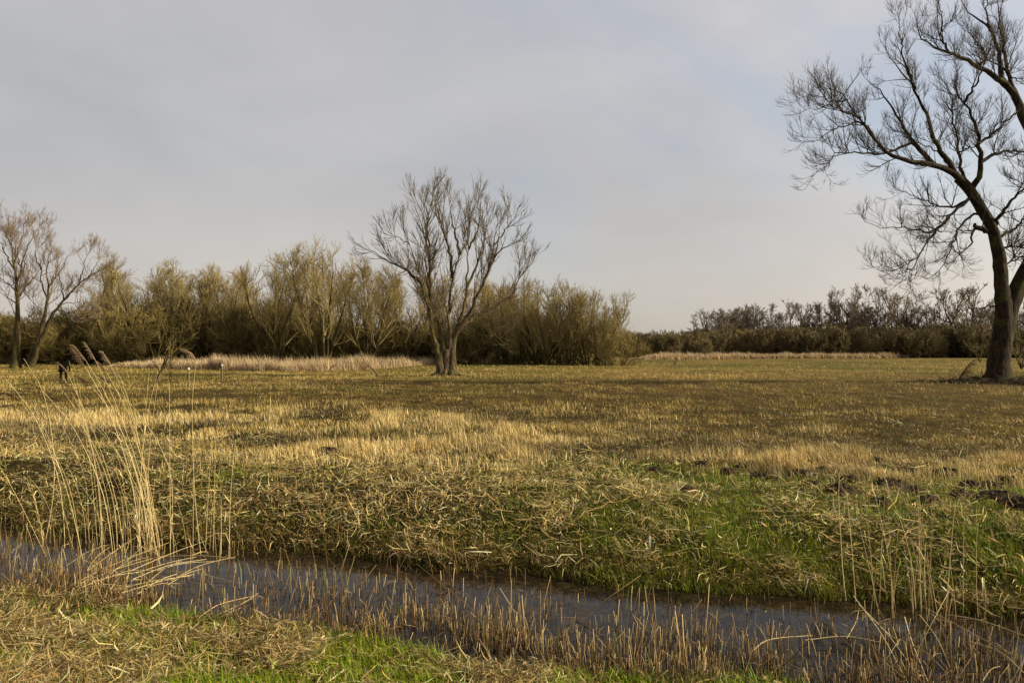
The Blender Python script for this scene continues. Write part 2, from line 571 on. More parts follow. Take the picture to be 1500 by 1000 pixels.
blades(mb, np.stack([X, Y, hgt(X, Y) + 0.01 + up], 1), az, lean, L, w, rng.normal(0.1, 0.55, n), cc)
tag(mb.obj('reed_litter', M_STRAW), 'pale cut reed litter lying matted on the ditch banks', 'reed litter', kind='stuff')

# stubble of cut reeds in and beside the water
nc = 13_000
Xc, uc = rng.uniform(-9, 8, nc), rng.beta(1.05, 2.2, nc)
ic = rng.integers(0, nc, 90_000)
X = Xc[ic] + rng.normal(0, 0.055, 90_000)
tt = 6.5 - 0.03 * X + uc[ic] * 3.0 + rng.normal(0, 0.045, 90_000)
Yw = tt - SL * X
t, tn, tf = ditch(X, Yw)
f = (t - tn) / (tf - tn)
dens = fbm(X * 1.5 + 3, Yw * 1.5 + 8, 3)
p = 1.1 * np.exp(-((f - 0.12) / 0.24) ** 2) * sm(0.34, 0.60, dens) * 1.6 + 0.12 * (f > 0) + 0.40 * np.exp(-((f - 1.02) / 0.07) ** 2)
p = p + 0.55 * sm(0.45, 0.65, dens) * sm(-3.5, -5.5, X) + 0.9 * sm(2.2, 4.2, X) * sm(0.36, 0.58, dens)
keep = (rng.random(len(X)) < np.clip(p, 0, 1) * 0.155) & (f > -0.15) & (f < 1.15)
X, Yw, f = X[keep], Yw[keep], f[keep]
n = len(X)
H = np.clip(rng.gamma(1.9, 0.075, n), 0.02, 0.5) * (0.5 + 0.9 * fbm(X * 3, Yw * 3 + 4, 2)) + 0.02
z0 = np.minimum(hgt(X, Yw), WATER) - 0.02
k = 4
tv = np.linspace(0, 1, k)
ln = rng.normal(0, 0.2, (n, 2))
flop = rng.random(n) < 0.16
ln[flop] *= 5
base = np.stack([X, Yw, z0], 1)
top = np.stack([X + ln[:, 0] * H, Yw + ln[:, 1] * H, WATER + H], 1)
P = base[:, None] + (top - base)[:, None] * tv[None, :, None]
P[:, 2, :2] += rng.normal(0, 0.006, (n, 2))
R = rng.uniform(0.0018, 0.0048, n)[:, None] * np.array([1.1, 1.1, 1.0, 0.75])
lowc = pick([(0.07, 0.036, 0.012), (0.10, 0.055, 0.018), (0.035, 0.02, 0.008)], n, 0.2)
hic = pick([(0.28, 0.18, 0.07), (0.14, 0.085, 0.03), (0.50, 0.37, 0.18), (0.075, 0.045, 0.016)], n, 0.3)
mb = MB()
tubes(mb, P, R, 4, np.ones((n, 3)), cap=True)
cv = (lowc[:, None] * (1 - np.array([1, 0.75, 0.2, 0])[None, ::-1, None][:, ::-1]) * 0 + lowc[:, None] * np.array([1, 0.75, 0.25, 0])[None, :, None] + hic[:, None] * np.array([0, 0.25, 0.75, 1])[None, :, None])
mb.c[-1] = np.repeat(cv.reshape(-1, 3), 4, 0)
# broken leaves hanging on the stubble
m = 5200
i = rng.integers(0, n, m)
pp = P[i, 2] + rng.normal(0, 0.01, (m, 3))
blades(mb, pp, rng.uniform(0, 2 * PI, m), rng.uniform(0.5, 2.4, m), rng.uniform(0.05, 0.22, m), rng.uniform(0.004, 0.009, m), rng.uniform(0.2, 1.2, m), pick([(0.15, 0.08, 0.028), (0.07, 0.038, 0.014), (0.36, 0.24, 0.10)], m, 0.25))
# young green shoots in the water
m = 260
i = rng.integers(0, n, m)
pp = P[i, 0] * 1.0
pp[:, :2] += rng.normal(0, 0.12, (m, 2))
pp[:, 2] = WATER - 0.03
blades(mb, pp, rng.uniform(0, 2 * PI, m), np.abs(rng.normal(0.1, 0.15, m)), rng.uniform(0.12, 0.34, m), rng.uniform(0.006, 0.011, m), rng.uniform(0.05, 0.5, m), pick([(0.13, 0.19, 0.03), (0.20, 0.23, 0.06)], m))
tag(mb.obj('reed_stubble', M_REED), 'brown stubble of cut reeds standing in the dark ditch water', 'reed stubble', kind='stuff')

# small bits floating on the water
X = rng.uniform(-9, 8, 5000)
Yw = rng.uniform(6.6, 9.6, 5000) - SL * X
t, tn, tf = ditch(X, Yw)
keep = (t > tn) & (t < tf) & (rng.random(5000) < sm(0.40, 0.62, fbm(X * 1.6, Yw * 1.6 + 3, 3)))
X, Yw = X[keep], Yw[keep]
n = len(X)
mb = MB()
blades(mb, np.stack([X, Yw, np.full(n, WATER + 0.004)], 1), rng.uniform(0, 2 * PI, n), np.full(n, PI / 2), rng.gamma(1.6, 0.04, n), rng.uniform(0.003, 0.009, n), np.zeros(n), pick([(0.10, 0.06, 0.024), (0.22, 0.14, 0.06), (0.045, 0.028, 0.012)], n, 0.3))
tag(mb.obj('floating_debris', M_STRAW), 'broken leaf and stem bits floating on the ditch water', 'debris', kind='stuff')

# dead brown sedge hanging at the foot of the far bank
X = rng.uniform(-10, 9, 26_000)
tt = 9.45 + rng.normal(0.1, 0.25, len(X))
Yw = tt - SL * X
t, tn, tf = ditch(X, Yw)
keep = (t > tf - 0.06) & (t < tf + 0.55) & (rng.random(len(X)) < 0.7)
X, Yw = X[keep], Yw[keep]
n = len(X)
mb = MB()
blades(mb, np.stack([X, Yw, hgt(X, Yw) - 0.01], 1), rng.normal(-1.4, 1.2, n), np.abs(rng.normal(0.5, 0.4, n)), rng.uniform(0.06, 0.24, n), rng.uniform(0.003, 0.007, n), np.abs(rng.normal(0.7, 0.5, n)), pick([(0.10, 0.06, 0.022), (0.16, 0.10, 0.035), (0.07, 0.075, 0.014), (0.28, 0.19, 0.08)], n, 0.25))
tag(mb.obj('sedge', M_STRAW), 'dead brown sedge overhanging the far edge of the ditch', 'sedge', kind='stuff')


# far reed beds
def reed_bed(name, pts, depth, h0, h1, n, wd, label):
    """front edge given by ground points in the photograph"""
    gp = np.array([G(*p)[:2] for p in pts])
    s = rng.uniform(0, len(gp) - 1, n)
    i = np.minimum(s.astype(int), len(gp) - 2)
    fr = (s - i)[:, None]
    p = gp[i] * (1 - fr) + gp[i + 1] * fr
    dp = rng.random(n) ** 1.6 * depth
    d = unit(p)
    p = p + d * dp[:, None]
    endf = np.minimum(1, 6 * np.minimum(s, len(gp) - 1 - s) / (len(gp) - 1) + 0.25)
    lum = fbm(p[:, 0] * 0.35, p[:, 1] * 0.2, 4)
    p[:, 1] += (lum - 0.5) * 5
    H = rng.uniform(h0, h1, n) * (0.25 + 1.4 * lum) * endf * sm(-0.1, 0.5, fbm(p[:, 0] * 1.1, p[:, 1] * 0.7, 3))
    cc = pick([(0.50, 0.385, 0.24), (0.40, 0.29, 0.165), (0.58, 0.46, 0.31), (0.26, 0.18, 0.095)], n, 0.2)
    mb = MB()
    blades(mb, np.stack([p[:, 0], p[:, 1], hgt(p[:, 0], p[:, 1]) - 0.05], 1), PI + rng.normal(0, 0.7, n), np.abs(rng.normal(0.12, 0.12, n)), H, wd * rng.uniform(0.6, 1.4, n), np.abs(rng.normal(0.2, 0.25, n)), cc)
    return tag(mb.obj(name, M_STRAW), label, 'reed bed', kind='stuff')


reed_bed('reed_bed', [(160, 538), (230, 540), (300, 542), (380, 544), (470, 543), (540, 541), (600, 536), (660, 532), (760, 529), (860, 528), (940, 526)], 18, 0.35, 1.75, 52_000, 0.03, 'pale dry reed bed in front of the willow wood')
reed_bed('reed_bed', [(925, 527.5), (1000, 526.5), (1100, 525.5), (1200, 525), (1300, 524.5), (1390, 523.5)], 22, 1.1, 2.0, 30_000, 0.075, 'long thin pale reed strip in front of the dark far scrub')


# ------------------------------------------------------------------ trees
def smooth_path(pts, k):
    """Catmull-Rom through the points, k samples at equal distances"""
    p = np.asarray(pts, float)
    q = np.vstack([2 * p[0] - p[1], p, 2 * p[-1] - p[-2]])
    out = []
    for i in range(len(p) - 1):
        a, b, c, d = q[i:i + 4]
        for t in np.linspace(0, 1, 12, endpoint=False):
            out.append(0.5 * ((2 * b) + (c - a) * t + (2 * a - 5 * b + 4 * c - d) * t * t + (3 * b - a - 3 * c + d) * t ** 3))
    out.append(p[-1])
    out = np.array(out)
    s = np.concatenate([[0], np.cumsum(np.linalg.norm(np.diff(out, axis=0), axis=1))])
    u = np.linspace(0, s[-1], k)
    return np.stack([np.interp(u, s, out[:, j]) for j in range(3)], 1)


def grow(S, D, L, R, k, wig, up, taper, rmin=0.004, r=None):
    """one generation of branches as polylines"""
    n = len(S)
    pts = [S]
    d = unit(D)
    for i in range(k):
        d = unit(d + r.normal(0, wig, (n, 3)) + np.array([0, 0, up]))
        pts.append(pts[-1] + d * (L / k)[:, None])
    P = np.stack(pts, 1)
    R_ = R[:, None] * (1 - (1 - taper) * np.linspace(0, 1, k + 1)[None])
    return P, np.maximum(R_, rmin)


def branch(par, dens, t0, t1, ang, asd, lmean, rr, k, wig, up, taper, r, fork=0, rmin=0.004, bias=0.0, lmin=0.1, cmax=0.75):
    """children of every branch of one generation"""
    P, R = par
    n, kk, _ = P.shape
    Lp = np.linalg.norm(np.diff(P, axis=1), axis=2).sum(1)
    cnt = r.poisson(np.maximum(Lp * dens * (t1 - t0), 0))
    pi = np.repeat(np.arange(n), cnt)
    t = r.uniform(t0, t1, len(pi))
    a = np.abs(r.normal(ang, asd, len(pi)))
    if fork:
        fi = np.repeat(np.arange(n), fork)
        pi = np.concatenate([pi, fi])
        t = np.concatenate([t, np.full(len(fi), 0.999)])
        a = np.concatenate([a, np.abs(r.normal(0.28, 0.16, len(fi)))])
    m = len(pi)
    s = t * (kk - 1)
    i = np.minimum(s.astype(int), kk - 2)
    f = (s - i)[:, None]
    S = P[pi, i] * (1 - f) + P[pi, i + 1] * f
    T = unit(P[pi, i + 1] - P[pi, i])
    rad = R[pi, i] * (1 - f[:, 0]) + R[pi, i + 1] * f[:, 0]
    v = r.normal(0, 1, (m, 3)) + np.array([0, 0, bias])
    v = unit(v - (v * T).sum(1, keepdims=True) * T)
    D = T * np.cos(a)[:, None] + v * np.sin(a)[:, None]
    L = lmean * (1.2 - 0.7 * t) * r.uniform(0.55, 1.35, m)
    L = np.maximum(np.minimum(L, Lp[pi] * cmax), lmin)
    Rc = np.minimum(rad * 0.8, rr * L + rmin)
    return grow(S, D, L, np.maximum(Rc, rmin), k, wig, up, taper, rmin, r)


def shade(n, r, sd=0.12):
    return np.exp(r.normal(0, sd, (n, 1))) * np.ones((n, 3))


def guided(paths, r, wig=0.0, k=16, tp=1.25):
    """limbs drawn as point lists with start and end radius"""
    P = np.stack([smooth_path(p, k) for p, _, _ in paths])
    if wig:
        nz = r.normal(0, wig, P.shape)
        nz[:, :2] = 0
        P = P + nz
    R = np.stack([r1 + (r0 - r1) * (1 - np.linspace(0, 1, k)) ** tp for _, r0, r1 in paths])
    return P, R


def cut(paths, f):
    """the first part of every path; its own twigs fill the rest"""
    out = []
    for p, a, b in paths:
        q = smooth_path(p, 41)
        out.append((list(q[:int(40 * f) + 1:5]) + [q[int(40 * f)]], a, b))
    return out


def snap(paths, limbs):
    """move the foot of every limb onto the branch it grows from"""
    pool = [smooth_path(p, 40) for p, _, _ in paths]
    out = []
    for p, a, b in limbs:
        p = np.array(p, float)
        allp = np.concatenate(pool)
        d = np.hypot(allp[:, 0] - p[0, 0], allp[:, 2] - p[0, 2])
        c = allp[np.argmin(d)]
        dl = c - p[0]
        f = np.clip(1 - np.arange(len(p)) / 2.0, 0, 1)[:, None]
        p = p + np.array([0, dl[1], 0]) + np.array([dl[0], 0, dl[2]]) * f
        out.append((list(p), a, b))
        pool.append(smooth_path(p, 40)[3:])
    return out


def crop(ox, oy, sc, pts, Y, d0=0.0, d1=0.0):
    """points read from an enlarged crop of the photograph, set at depth Y + drift"""
    n = len(pts)
    out = []
    for i, (a, b) in enumerate(pts):
        f = i / max(1, n - 1)
        out.append(W(ox + a / sc, oy + b / sc, Y + d0 + (d1 - d0) * f))
    return out


# --- the many-stemmed tree in the middle of the meadow
r = np.random.default_rng(21)
YC = 66.0
cc = lambda pts, d0=0, d1=0: crop(450, 220, 2.778, pts, YC, d0, d1)
root_c = empty('tree', W(653, 549, YC), 'bare many-stemmed tree standing alone in the middle of the meadow', 'tree')
oc = np.array(root_c.location)
stems = [
    (cc([(548, 915), (535, 840), (508, 740), (490, 640), (465, 545), (440, 450), (410, 370), (375, 295), (320, 262), (262, 238)], 0, -2), 0.52, 0.03),
    (cc([(575, 915), (582, 800), (578, 650), (590, 540), (604, 465), (628, 420), (642, 300), (652, 200), (655, 90)], .3, .6), 0.50, 0.03),
    (cc([(592, 915), (592, 820), (606, 730), (640, 650), (652, 500), (657, 400), (664, 280), (690, 180), (708, 100)], 0, 3), 0.55, 0.03),
    (cc([(556, 912), (552, 800), (548, 740), (520, 670), (497, 590), (487, 520), (490, 410), (478, 320), (475, 220), (470, 60)], .8, 3), 0.40, 0.025),
]
limbs = [
    (cc([(458, 540), (400, 492), (340, 460), (292, 428), (240, 400), (225, 345)], -.5, -1.5), 0.22, 0.025),
    (cc([(484, 590), (488, 470), (470, 330), (468, 260), (430, 190), (400, 130), (385, 80)], 0, -3), 0.20, 0.02),
    (cc([(490, 430), (493, 300), (512, 200), (516, 90)], 2, 3.5), 0.14, 0.02),
    (cc([(592, 530), (582, 420), (560, 350), (535, 270), (528, 160), (540, 120)], .5, -2.5), 0.22, 0.02),
    (cc([(606, 735), (660, 655), (716, 535), (742, 460), (760, 370), (772, 280), (790, 215), (775, 165)], .2, -2), 0.33, 0.02),
    (cc([(606, 742), (640, 708), (690, 672), (740, 645), (800, 618), (845, 572), (890, 535), (930, 490), (955, 470)], .2, 2.5), 0.34, 0.02),
    (cc([(738, 475), (790, 400), (850, 365), (895, 345)], -1, -3), 0.14, 0.02),
    (cc([(756, 380), (800, 330), (825, 250), (830, 205)], -1.5, 0), 0.12, 0.02),
    (cc([(645, 560), (700, 430), (730, 300), (735, 170)], 1, 4), 0.18, 0.02),
    (cc([(845, 572), (870, 490), (905, 420), (915, 390)], 1.5, 1), 0.10, 0.015),
    (cc([(650, 705), (700, 715), (760, 742), (800, 762), (830, 785)], 0, -2.5), 0.06, 0.01),
    (cc([(622, 430), (590, 300), (580, 190), (575, 95)], .5, 2), 0.16, 0.02),
    (cc([(415, 380), (380, 360), (345, 345), (318, 338)], -1.5, -2.5), 0.08, 0.015),
    (cc([(400, 492), (370, 510), (335, 518)], -1, -2), 0.05, 0.01),
    (cc([(560, 890), (575, 700), (545, 580), (530, 540), (497, 540)], -1, -2), 0.07, 0.012),
    (cc([(590, 540), (560, 465), (520, 455)], 0, -1), 0.05, 0.012),
    (cc([(656, 400), (700, 300), (690, 200), (680, 110)], .8, -1.5), 0.13, 0.02),
]
stems = cut(stems, 0.81)
limbs = cut(snap(stems, limbs), 0.75)
mb = MB()
bp_ = smooth_path([oc + np.array([0, .25, -.3]), oc + np.array([0.02, .28, .5]), oc + np.array([0.05, .35, 1.3]), oc + np.array([0.08, .42, 2.1])], 14)
tubes(mb, bp_[None], np.linspace(0.74, 0.36, 14)[None], 18, cap=True, rough=0.16)
Ps, Rs = guided(stems, r, 0.05, 26, 1.9)
Rs = Rs * (0.60 + 0.62 * np.exp(-np.linspace(0, 1, 26)[None] * 26))
tubes(mb, Ps, Rs, 14, rough=0.10)
for a in np.linspace(0, 2 * PI, 8, endpoint=False):
    q = oc + np.array([0, 0, 0.25])
    p = smooth_path([q + np.array([0.25 * math.cos(a), 0.2 * math.sin(a), 0.15]), q + np.array([0.8 * math.cos(a), 0.6 * math.sin(a), -0.15]), q + np.array([1.6 * math.cos(a), 1.3 * math.sin(a), -0.35])], 8)
    tubes(mb, p[None], np.linspace(0.20, 0.05, 8)[None], 8, rough=0.2)
mb.obj('trunk', M_BARK_C, root_c, loc=oc)
Pl, Rl = guided(limbs, r, 0.06)
Rl = Rl * 0.72
for i in range(len(Pl)):
    m1 = MB()
    tubes(m1, Pl[i:i + 1], Rl[i:i + 1], 8, rough=0.08)
    m1.obj('limb', M_BARK_C, root_c, loc=oc)
Ps2, Rs2 = guided(stems, r, 0.0, 16, 1.9)
L0 = (np.concatenate([Ps2, Pl]), np.concatenate([Rs2, Rl]))
L1 = branch(L0, 1.9, 0.28, 1, 0.50, 0.15, 2.4, 0.015, 7, 0.05, 0.07, 0.25, r, fork=2, rmin=0.013, bias=0.5)
L2 = branch(L1, 2.4, 0.12, 1, 0.48, 0.15, 1.4, 0.013, 5, 0.05, 0.07, 0.3, r, fork=2, rmin=0.011, bias=0.4)
L3 = branch(L2, 2.5, 0.12, 1, 0.45, 0.15, 0.78, 0.012, 4, 0.05, 0.08, 0.5, r, fork=1, rmin=0.0095, bias=0.4)
mb = MB()
tubes(mb, *L1, 6, shade(len(L1[0]), r))
tubes(mb, *L2, 4, shade(len(L2[0]), r))
tubes(mb, *L3, 3, shade(len(L3[0]), r))
mb.obj('crown', M_TW_C, root_c, loc=oc)
print('centre tree twigs', len(L3[0]))

# --- the big tree on the right
r = np.random.default_rng(31)
YR = 50.0
up_ = lambda pts, d0=0, d1=0: crop(1140, 0, 3.125, pts, YR, d0, d1)
lo_ = lambda pts, d0=0, d1=0: crop(1140, 280, 3.125, pts, YR, d0, d1)
root_r = empty('tree', W(1462, 562, YR), 'tall dark spreading bare tree with a thick forked trunk and mossy foot', 'tree')
orr = np.array(root_r.location)
trunk = [
    (lo_([(1007, 878), (1012, 790), (1022, 690), (1032, 560), (1022, 440), (1012, 310), (985, 190), (935, 90), (880, 0), (830, -60)]), 0.70, 0.30),
    (lo_([(1018, 770), (1034, 670), (1060, 560), (1096, 445), (1150, 325), (1195, 190), (1215, 40), (1200, -120), (1165, -230), (1128, -330), (1080, -445), (1010, -525)], .0, 1.5), 0.55, 0.22),
    (lo_([(1195, 200), (1290, 60), (1390, -140), (1430, -340), (1470, -560), (1480, -760)], 1, -1.5), 0.40, 0.04),
]
rl = [
    # the great limb sweeping out to the left
    (up_([(865, 850), (820, 800), (762, 768), (690, 754), (620, 745), (555, 722), (480, 680), (425, 620), (372, 530), (312, 455), (240, 405), (185, 340)], 0, -5), 0.27, 0.03),
    (up_([(705, 755), (625, 672), (562, 590), (512, 500), (470, 430), (420, 390), (340, 340)], -1, 3), 0.19, 0.02),
    (up_([(800, 792), (770, 730), (705, 650), (680, 570), (640, 480), (618, 415), (560, 345), (485, 250), (420, 190)], -.3, -3), 0.21, 0.02),
    (up_([(618, 415), (575, 310), (550, 200), (540, 70)], -2, -2.5), 0.11, 0.015),
    (up_([(868, 845), (842, 780), (830, 700), (820, 620), (792, 540), (790, 440), (760, 380), (700, 330)], 0, 3), 0.14, 0.02),
    (up_([(885, 855), (930, 770), (918, 660), (895, 545), (850, 465), (810, 410), (812, 300), (800, 250)], 0, -2.5), 0.23, 0.02),
    (up_([(850, 470), (900, 380), (930, 290), (960, 220)], -1, -3), 0.10, 0.015),
    (up_([(640, 640), (560, 675), (480, 690), (380, 690), (300, 684), (245, 742), (180, 790), (110, 812)], -1, -4), 0.10, 0.014),
    (up_([(440, 640), (400, 560), (330, 570), (240, 600), (165, 645), (70, 660)], -3, -5), 0.08, 0.012),
    (up_([(372, 530), (300, 520), (220, 500), (150, 520), (90, 500)], -3, -6), 0.08, 0.012),
    (up_([(312, 455), (250, 470), (180, 440), (100, 450)], -4, -5), 0.06, 0.012),
    (up_([(930, 655), (1000, 605), (1060, 545), (1130, 490), (1200, 470)], -1, 1), 0.11, 0.03),
    (up_([(930, 745), (1000, 705), (1060, 690), (1130, 688), (1230, 670)], -.5, 2), 0.14, 0.03),
    (up_([(800, 790), (740, 740), (690, 710), (600, 660), (520, 640)], .5, 4), 0.12, 0.015),
    (up_([(790, 700), (860, 680), (930, 655)], 1, -1), 0.06, 0.03),
    # upper crown from the second stem
    (up_([(1080, 430), (1012, 352), (905, 282), (795, 232), (700, 190), (652, 112), (615, 20)], 1, -3), 0.25, 0.025),
    (up_([(1030, 370), (1012, 210), (965, 105), (880, 40), (820, -60)], .5, 3), 0.20, 0.02),
    (up_([(1085, 440), (1048, 210), (1070, 150), (1045, 40), (1050, -110)], .5, -1), 0.18, 0.02),
    (up_([(795, 232), (760, 160), (770, 60), (730, -30)], -1, -3), 0.10, 0.015),
    (up_([(905, 282), (960, 260), (900, 180), (850, 90)], 0, 2), 0.10, 0.015),
    (up_([(1060, 260), (1130, 330), (1200, 360)], 0, -2), 0.10, 0.02),
    (up_([(1000, 120), (990, 20), (1010, -100)], 1, 2), 0.10, 0.015),
    # drooping lower limbs
    (lo_([(880, 40), (830, 75), (770, 135), (705, 200), (650, 285), (612, 370), (570, 410), (480, 465)], 0, -3), 0.13, 0.014),
    (lo_([(905, 130), (862, 120), (822, 180), (780, 290), (712, 382), (640, 372)], 0, 2), 0.10, 0.014),
    (lo_([(960, 195), (905, 165), (880, 200), (892, 240), (832, 290), (800, 340)], 0, -1.5), 0.15, 0.014),
    (lo_([(780, 120), (705, 185), (620, 180), (555, 165), (450, 170), (335, 120)], -.5, -3.5), 0.09, 0.012),
    (lo_([(840, 60), (740, 90), (660, 60), (560, 20), (480, -30)], .5, 2.5), 0.09, 0.012),
    (lo_([(612, 372), (605, 430), (640, 480)], -2.5, -2.8), 0.035, 0.01),
    (lo_([(640, 290), (560, 350), (470, 360), (415, 325)], -2, -4), 0.05, 0.01),
    (lo_([(995, 532), (930, 536), (870, 540), (805, 541)], -.5, -.9), 0.055, 0.03),
    (lo_([(960, 195), (925, 175), (895, 160)], -.2, -.6), 0.20, 0.13),
    # right side of the trunk
    (lo_([(1012, 160), (1060, 60), (1108, 0), (1180, -100)], .2, -2), 0.17, 0.03),
    (lo_([(1030, 225), (1080, 180), (1135, 120), (1230, 60)], .2, 2), 0.13, 0.03),
    (lo_([(1035, 265), (1090, 245), (1150, 260), (1230, 230)], 0, -1.5), 0.07, 0.02),
    (lo_([(1045, 340), (1090, 310), (1150, 295), (1230, 320)], 0, 2), 0.07, 0.02),
    (lo_([(1195, 190), (1270, 160), (1350, 60), (1400, -40)], .5, 3), 0.16, 0.03),
    (lo_([(1215, 40), (1320, 20), (1420, -60), (1500, -200)], 1, -2), 0.14, 0.03),
    (lo_([(1390, -140), (1480, -180), (1580, -260), (1640, -380)], 0, 2), 0.14, 0.02),
    (lo_([(1430, -340), (1540, -420), (1600, -560)], -1, 1), 0.12, 0.02),
    (lo_([(1200, -120), (1290, -240), (1310, -420), (1290, -620)], 1, 3), 0.16, 0.02),
    (lo_([(1290, 60), (1250, -60), (1290, -200), (1370, -420)], 0, -3), 0.14, 0.02),
]
rl = cut(snap(trunk, rl), 0.91)
mb = MB()
Pt, Rt = guided(trunk, r, 0.03, 34)
s = np.linspace(0, 1, 34)
Rt[0] *= (1 + 0.55 * np.exp(-s * 28)) * (1 - 0.12 * np.sin(s * PI))
tubes(mb, Pt, Rt, 26, rough=0.13)
for a in np.linspace(0.2, 2 * PI + 0.2, 9, endpoint=False):
    q = orr + np.array([0, 0, 0.2])
    e = 1 + 0.5 * math.sin(a * 3.1)
    p = smooth_path([q + np.array([0.3 * math.cos(a), 0.3 * math.sin(a), 0.45]), q + np.array([0.95 * math.cos(a), 0.85 * math.sin(a), -0.02]), q + np.array([(1.4 + e) * math.cos(a), (1.2 + e) * math.sin(a), -0.3])], 10)
    tubes(mb, p[None], np.linspace(0.34, 0.06, 10)[None], 10, rough=0.25)
mb.obj('trunk', M_BARK_R, root_r, loc=orr)
Pl, Rl = guided(rl, r, 0.05, 18)
Rl = Rl * 0.88
for i in range(len(Pl)):
    m1 = MB()
    tubes(m1, Pl[i:i + 1], Rl[i:i + 1], 9, rough=0.10)
    m1.obj('limb', M_BARK_R, root_r, loc=orr)
P3, R3 = guided(trunk[2:], r, 0, 18)
sel = [i for i in range(len(rl)) if i not in (29, 30)]
L0 = (np.concatenate([P3, Pl[sel]]), np.concatenate([R3, Rl[sel]]))
L1 = branch(L0, 2.35, 0.15, 1, 0.70, 0.25, 1.8, 0.014, 7, 0.11, 0.05, 0.25, r, fork=2, rmin=0.010, bias=0.6)
L2 = branch(L1, 3.6, 0.1, 1, 0.68, 0.25, 1.1, 0.010, 6, 0.10, 0.08, 0.35, r, fork=2, rmin=0.0075, bias=0.6)
L3 = branch(L2, 5.6, 0.1, 1, 0.55, 0.2, 0.6, 0.008, 4, 0.07, 0.09, 0.5, r, fork=1, rmin=0.0052, bias=0.9)
L3b = branch(L0, 2.2, 0.15, 1, 0.9, 0.2, 0.55, 0.010, 4, 0.11, 0.2, 0.5, r, rmin=0.0055, bias=0.9)
mb = MB()
for lv, sd in ((L1, 5), (L2, 4), (L3, 3), (L3b, 3)):
    tubes(mb, *lv, sd, shade(len(lv[0]), r))
mb.obj('crown', M_TW_R, root_r, loc=orr)
print('right tree twigs', len(L3[0]))

# --- the two tall trees at the left edge
r = np.random.default_rng(41)
YL = 98.0
ll = lambda pts, d0=0, d1=0: crop(0, 280, 3.0, pts, YL, d0, d1)


def guided_tree(name, basepx, label, main, limbs, bark, twig, l1, l2, l3, l4, r):
    root = empty(name, W(*basepx, YL), label, 'tree')
    o = np.array(root.location)
    main = cut(main, 0.9)
    limbs = [(p, a * .8, b) for p, a, b in cut(snap(main, limbs), 0.86)]
    mb = MB()
    P, R = guided(main, r, 0.05, 24)
    R = 0.85 * R * (1 + 0.5 * np.exp(-np.linspace(0, 1, 24) * 24))
    tubes(mb, P, R, 12, rough=0.1)
    mb.obj('trunk', bark, root, loc=o)
    Pl, Rl = guided(limbs, r, 0.08, 14)
    for i in range(len(Pl)):
        m1 = MB()
        tubes(m1, Pl[i:i + 1], Rl[i:i + 1], 7, rough=0.08)
        m1.obj('limb', bark, root, loc=o)
    Pm, Rm = guided(main, r, 0, 14)
    L0 = (np.concatenate([Pm, Pl]), np.concatenate([Rm, Rl]))
    mb = MB()
    lv = L0
    for a, sides in ((l1, 5), (l2, 4), (l3, 3), (l4, 3)):
        lv = branch(lv, r=r, **a)
        tubes(mb, *lv, sides, shade(len(lv[0]), r))
    mb.obj('crown', twig, root, loc=o)
    return root


lev = lambda dens, t0, ang, l, rr, k, up, fork, rmin: dict(dens=dens, t0=t0, t1=1, ang=ang, asd=0.2, lmean=l, rr=rr, k=k, wig=0.12, up=up, taper=0.3, fork=fork, rmin=rmin, bias=0.4)
K1, K2, K3, K4 = lev(1.1, .3, .6, 2.8, .02, 6, .08, 2, .02), lev(1.7, .15, .6, 1.6, .014, 5, .08, 2, .014), lev(2.5, .12, .55, 1.0, .013, 4, .08, 1, .012), lev(2.6, .1, .55, .65, .012, 3, .08, 1, .011)
guided_tree('tree', (19, 540), 'tall straight bare tree at the far left with reddish crown', [
    (ll([(68, 775), (74, 640), (76, 480), (72, 400), (62, 320), (48, 230), (40, 150), (36, 95)], 0, 1), 0.55, 0.03)],
    [(ll([(76, 480), (100, 430), (150, 370), (185, 320)], 0, 2), .16, .02), (ll([(74, 460), (40, 420), (0, 390), (-40, 350)], 0, -2), .15, .02),
     (ll([(72, 400), (90, 320), (120, 230), (150, 160), (165, 130)], 0, -2), .18, .02), (ll([(66, 350), (30, 300), (-10, 220), (-40, 150)], 0, 2), .16, .02),
     (ll([(60, 310), (80, 220), (95, 150), (105, 95)], 0, 1), .13, .02), (ll([(75, 500), (40, 470), (0, 445), (-30, 430)], 0, 1), .10, .02),
     (ll([(50, 240), (10, 170), (0, 110)], .5, -1), .10, .02), (ll([(70, 380), (100, 330), (110, 280), (130, 220)], 0, 4), .12, .02), (ll([(66, 350), (50, 280), (10, 200)], 0, -4), .12, .02)],
    M_BARK_W, M_TW_L, K1, K2, K3, K4, r)
guided_tree('tree', (45, 540), 'bare leaning tree with a long limb reaching out over the scrub', [
    (ll([(128, 772), (150, 690), (185, 600), (205, 520), (212, 420), (205, 340), (222, 260), (238, 195)], 0, 2), .45, .03),
    (ll([(135, 770), (175, 660), (230, 545), (290, 470), (345, 412), (395, 370), (440, 345), (475, 318)], 0, -2), .42, .03)],
    [(ll([(205, 480), (175, 400), (160, 320), (170, 250)], 0, -2), .15, .02), (ll([(212, 420), (250, 350), (280, 280), (300, 255)], 0, 3), .15, .02),
     (ll([(290, 470), (280, 400), (270, 340), (285, 290)], 0, 2), .12, .02), (ll([(360, 400), (380, 350), (400, 300), (405, 272)], 0, -2), .12, .02),
     (ll([(300, 520), (350, 500), (400, 490), (430, 470)], -.5, 2), .08, .02), (ll([(200, 560), (150, 500), (120, 440)], 0, 2), .10, .02),
     (ll([(395, 370), (430, 320), (450, 285)], -1, 2), .09, .02), (ll([(250, 520), (310, 540), (380, 560)], 0, 3), .08, .02), (ll([(206, 350), (180, 280), (215, 200)], 1, 4), .12, .02)],
    M_BARK_W, M_TW_L, K1, K2, K3, K4, r)


